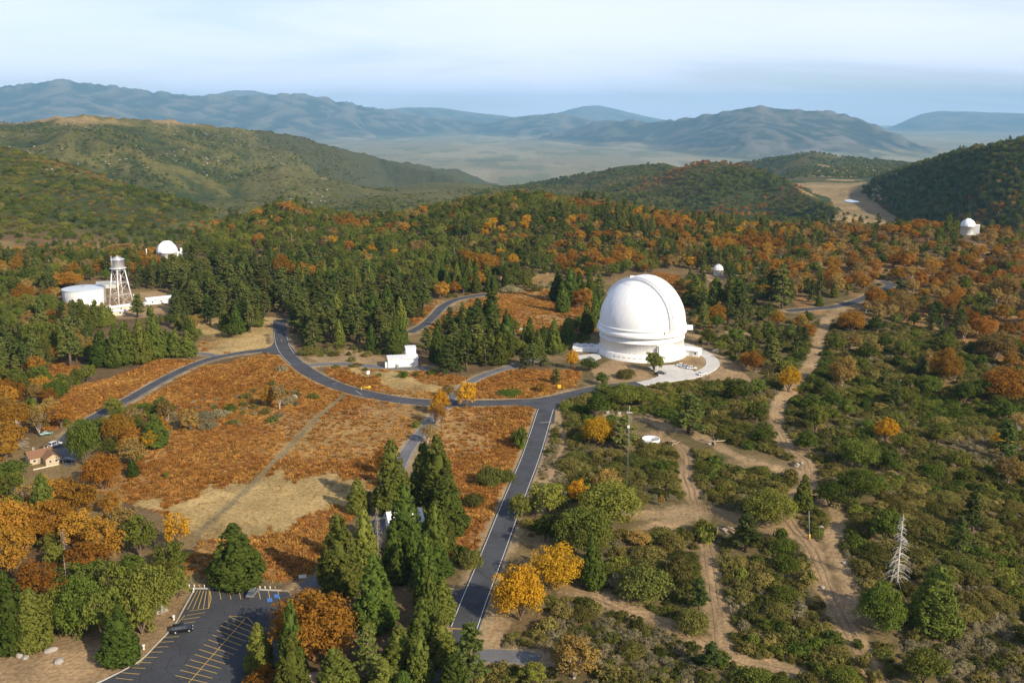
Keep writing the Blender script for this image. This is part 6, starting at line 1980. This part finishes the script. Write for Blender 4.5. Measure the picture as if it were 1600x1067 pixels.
def scatter(name, protos, pts, label):
    """One object for a mass of plants: points carry size, turn and which prototype."""
    me = bpy.data.meshes.new(name)
    me.vertices.add(len(pts))
    me.vertices.foreach_set('co', np.array([p[0] for p in pts], np.float32).ravel())
    a = me.attributes.new('size', 'FLOAT_VECTOR', 'POINT'); a.data.foreach_set('vector', np.array([p[1] for p in pts], np.float32).ravel())
    a = me.attributes.new('turn', 'FLOAT', 'POINT'); a.data.foreach_set('value', np.array([p[2] for p in pts], np.float32))
    a = me.attributes.new('pick', 'INT', 'POINT'); a.data.foreach_set('value', np.array([p[3] for p in pts], np.int32))
    o = bpy.data.objects.new(name, me); COL.objects.link(o)
    tag(o, label, kind='stuff')
    ng = bpy.data.node_groups.new(name, 'GeometryNodeTree')
    ng.interface.new_socket('Geometry', in_out='INPUT', socket_type='NodeSocketGeometry'); ng.interface.new_socket('Geometry', in_out='OUTPUT', socket_type='NodeSocketGeometry')
    N, L = ng.nodes, ng.links
    gi, go = N.new('NodeGroupInput'), N.new('NodeGroupOutput')
    jn = N.new('GeometryNodeJoinGeometry')
    for po in reversed(protos):
        oi = N.new('GeometryNodeObjectInfo'); oi.inputs['Object'].default_value = po; oi.inputs['As Instance'].default_value = True; oi.transform_space = 'ORIGINAL'
        L.new(oi.outputs['Geometry'], jn.inputs[0])
    ip = N.new('GeometryNodeInstanceOnPoints'); ip.inputs['Pick Instance'].default_value = True
    def named(n, t):
        a = N.new('GeometryNodeInputNamedAttribute'); a.data_type = t; a.inputs['Name'].default_value = n
        return a.outputs['Attribute']
    cx = N.new('ShaderNodeCombineXYZ'); L.new(named('turn', 'FLOAT'), cx.inputs['Z'])
    L.new(gi.outputs[0], ip.inputs['Points']); L.new(jn.outputs[0], ip.inputs['Instance']); L.new(named('pick', 'INT'), ip.inputs['Instance Index'])
    er = N.new('FunctionNodeEulerToRotation'); L.new(cx.outputs[0], er.inputs[0]); L.new(er.outputs[0], ip.inputs['Rotation'])
    L.new(named('size', 'FLOAT_VECTOR'), ip.inputs['Scale'])
    L.new(ip.outputs[0], go.inputs[0])
    o.modifiers.new('scatter', 'NODES').node_group = ng
    return o


LOW = {'cedar': [make_cedar(61, 20, 4.1, .6, .6, .66), make_cedar(62, 20, 4.4, .6, .6, .56)], 'pine': [make_pine(63, 18, 4, .7, .55), make_pine(64, 18, 4.3, .7, .55)],
       'oak': [make_oak(65, 11, 5, 1, .42, .15, False, 46, 26), make_oak(66, 11, 5, 1, .42, .15, False, 46, 26)], 'live': [make_oak(67, 9, 5, 1, .42, .02, False, 50, 26), make_oak(68, 9, 5, 1, .42, .04, False, 50, 26)],
       'shrub': [make_shrub(69), make_shrub(70), make_shrub(71), make_shrub(72)]}
for _k, _l in LOW.items():
    for _p in _l:
        fit(_p, *BASE[_k])
MASSES = {'conifer_woodland': (['cedar', 'pine'], 'cedars and pines of the farther woods, too many to count'), 'oak_woodland': (['orange', 'gold', 'olive'], 'autumn oaks of the farther woods, too many to count'),
          'live_oak_woodland': (['live'], 'dark live oaks of the farther woods and hills'), 'chaparral_undergrowth': (['shrub', 'grey', 'greenshrub', 'rustshrub'], 'low scrub covering the slopes')}
for nm, (kinds, lab) in MASSES.items():
    protos = []; start = {}
    for kd in kinds:
        pr, lf, bk, _, _ = KIND[kd]
        start[kd] = (len(protos), len(LOW[pr]))
        for p in LOW[pr]:
            protos.append(bpy.data.objects.new(kd + '_source', p.joined(kd + '_far', M[lf], M[bk])))
    pts = []
    for (x, y, z, kd, h, r, _) in MASS + FARP:
        if kd in start:
            bh, br = BASE[KIND[kd][0]]
            s0, n = start[kd]
            pts.append(((x, y, z - .1), (r / br, r / br, h / bh), random.uniform(0, 6.28), s0 + random.randrange(n)))
    if pts:
        scatter(nm, protos, pts, lab)
    print(nm, len(pts))

# bracken fronds and straw on the open fields
def make_tuft(seed, n, h, spread, w):
    rg = np.random.default_rng(seed); mb = MB()
    for i in range(n):
        a = rg.uniform(0, 6.28); b = rg.uniform(0, 6.28); l = h * rg.uniform(.6, 1.2)
        o = np.array([math.cos(b), math.sin(b), 0]) * spread * math.sqrt(rg.uniform(0, 1))
        d = np.array([math.cos(a), math.sin(a), 0]); s = np.array([-math.sin(a), math.cos(a), 0])
        p = [o - s * w, o + s * w, o + d * l * .7 + s * w * .8 + np.array([0, 0, l * .8]), o + d * l * .7 - s * w * .8 + np.array([0, 0, l * .8])]
        q = o + d * l * 1.3 + np.array([0, 0, l * .62])
        mb.add(p + [q], [(0, 1, 2, 3), (3, 2, 4)])
    return mb


def field(name, polys, spacing, protos, smin, smax, seed, label, thresh=None, avoid=()):
    rg = np.random.default_rng(seed); pts = []
    for poly in polys:
        P = [at(x, y) for x, y in poly]
        x0, x1, y0, y1 = min(p.x for p in P), max(p.x for p in P), min(p.y for p in P), max(p.y for p in P)
        gx, gy = np.meshgrid(np.arange(x0, x1, spacing), np.arange(y0, y1, spacing))
        X = gx.ravel() + rg.uniform(-.5, .5, gx.size) * spacing; Y = gy.ravel() + rg.uniform(-.5, .5, gx.size) * spacing
        Z = terrain(X, Y); PX, PY, _ = project(X, Y, Z)
        n1 = fbm(X / 14, Y / 14, 4, 21); n2 = fbm(X / 60, Y / 60, 4, 31)
        rr = np.hypot(X, Y); wob = (n1 - .5) * 16 * np.clip(300 / rr, .15, 1)
        PXw, PYw = PX + wob * 2, PY + (n2 - .5) * 14 * np.clip(300 / rr, .1, 1) + wob * .4
        k = grass_mask(PX, PY, X, Y) if poly in DRYGRASS else in_poly(PXw, PYw, poly)
        if avoid:
            s = np.nonzero(k)[0]; k[s] = ~grass_mask(PX[s], PY[s], X[s], Y[s])
        if thresh:
            k &= thresh(n1, n2, rg.uniform(0, 1, len(X)))
        for xy, w in KEEPOFF:
            k &= np.where(k, True, False)
            s = np.nonzero(k)[0]
            if len(s):
                bb = (X[s] > xy[:, 0].min() - 6) & (X[s] < xy[:, 0].max() + 6) & (Y[s] > xy[:, 1].min() - 6) & (Y[s] < xy[:, 1].max() + 6)
                s = s[bb]
                if len(s):
                    dd = seg_dist(X[s], Y[s], [tuple(p) for p in xy[::3]] + [tuple(xy[-1])])
                    k[s[dd < w + .7]] = False
        for i in np.nonzero(k)[0]:
            sc = rg.uniform(smin, smax) * (.7 + .6 * n1[i])
            pts.append(((X[i], Y[i], Z[i] - .05), (sc, sc, sc * rg.uniform(.7, 1.2)), rg.uniform(0, 6.28), rg.integers(len(protos))))
    scatter(name, protos, pts, label)
    print(name, len(pts))


ferns = []
for s in range(4):
    me = make_tuft(80 + s, 16, .62, .75, .13).mesh('fern'); me.materials.append(M['fern']); ferns.append(bpy.data.objects.new('fern_source', me))
straws = []
for s in range(3):
    me = make_tuft(90 + s, 14, .42, .7, .05).mesh('straw'); me.materials.append(M['straw']); straws.append(bpy.data.objects.new('straw_source', me))
field('bracken_undergrowth', BRACKEN, 1.25, ferns, .7, 1.35, 3, 'rust brown dry bracken covering the open fields', lambda a, b, u: (u < .93 - 1.5 * np.clip(b - .50, 0, .3) * 2), DRYGRASS)
field('dry_grass', DRYGRASS + [BRACKEN[0], BRACKEN[3]], 1.9, straws, .7, 1.3, 4, 'straw coloured dry grass in the open fields', lambda a, b, u: u < .24 + 3.5 * np.clip(b - .46, 0, .3))

# pale outcrops on the far hillside
M['outcrop'] = plain('pale_outcrop', (0.42, 0.37, 0.29), 0.95, var=0.2, scale=1)
srcs = []
for s in range(3):
    me = bpy.data.objects['boulder'].data.copy(); me.materials.clear(); me.materials.append(M['outcrop']); srcs.append(bpy.data.objects.new('outcrop_source', me))
rgo = np.random.default_rng(9); ptsr = []
ry = rgo.uniform(1250, 3600, 2600); rx = (rgo.uniform(-20, 520, 2600) - 800) / FPX * 1.02 * ry
kk = fbm(rx / 130, ry / 130, 3, 123) > .58
rx, ry = rx[kk], ry[kk]; rzz = terrain(rx, ry)
for x, y, z in zip(rx, ry, rzz):
    sz = rgo.uniform(.7, 2.4) * (1 if y > 1800 else .6)
    ptsr.append(((x, y, z), (sz, sz * rgo.uniform(.7, 1.3), sz * rgo.uniform(.5, .9)), rgo.uniform(0, 6.28), int(rgo.integers(3))))
scatter('rock_rubble', srcs, ptsr, 'pale rock outcrops strewn over the far hillside')
print('rocks', len(ptsr))

# ------------------------------------------------------------------ dead trees
def snag(label, px, py, top, width, seed, group=None, dens=1.0, mat='dead_wood'):
    p = at(px, py); _, _, dep = project(p.x, p.y, p.z)
    dn = math.atan2(CAM_Z - p.z, math.hypot(p.x, p.y))
    h = (py - top) * float(dep) / FPX / math.cos(dn); w = width * float(dep) / FPX / 2
    t = thing('dead_tree', label, 'tree', p, random.uniform(0, 6), group)
    tr, br = make_snag(seed, 18, dens)
    t.scale = (w / 3.4, w / 3.4, h / 18)
    tr.build('trunk', M[mat], t); br.build('branches', M[mat], t)


snag('bare bleached conifer snag standing tall in the green scrub', 1400, 918, 806, 44, 1)
snag('grey leafless conifer in the orange corner wood', 103, 880, 826, 30, 2, mat='grey_wood')
snag('bleached dead branches on a snag below the grey leafless conifer', 106, 925, 868, 26, 3, dens=.3, mat='grey_wood')
snag('brown dying conifer with bare limbs beside the cottage', 592, 890, 796, 24, 4, dens=1.8, mat='grey_wood')
snag('bare pale tree by the lane uphill from the beige house', 30, 702, 655, 40, 5, dens=.8)
rgs = np.random.default_rng(77)
for i in range(26):
    x = rgs.uniform(410, 800); y = rgs.uniform(380, 425)
    snag('thin bleached trunk poking out of the wooded knoll slope', x, y, y - rgs.uniform(12, 19), 4, 30 + i, 'bleached trunks in the woods under the lookout', .12)
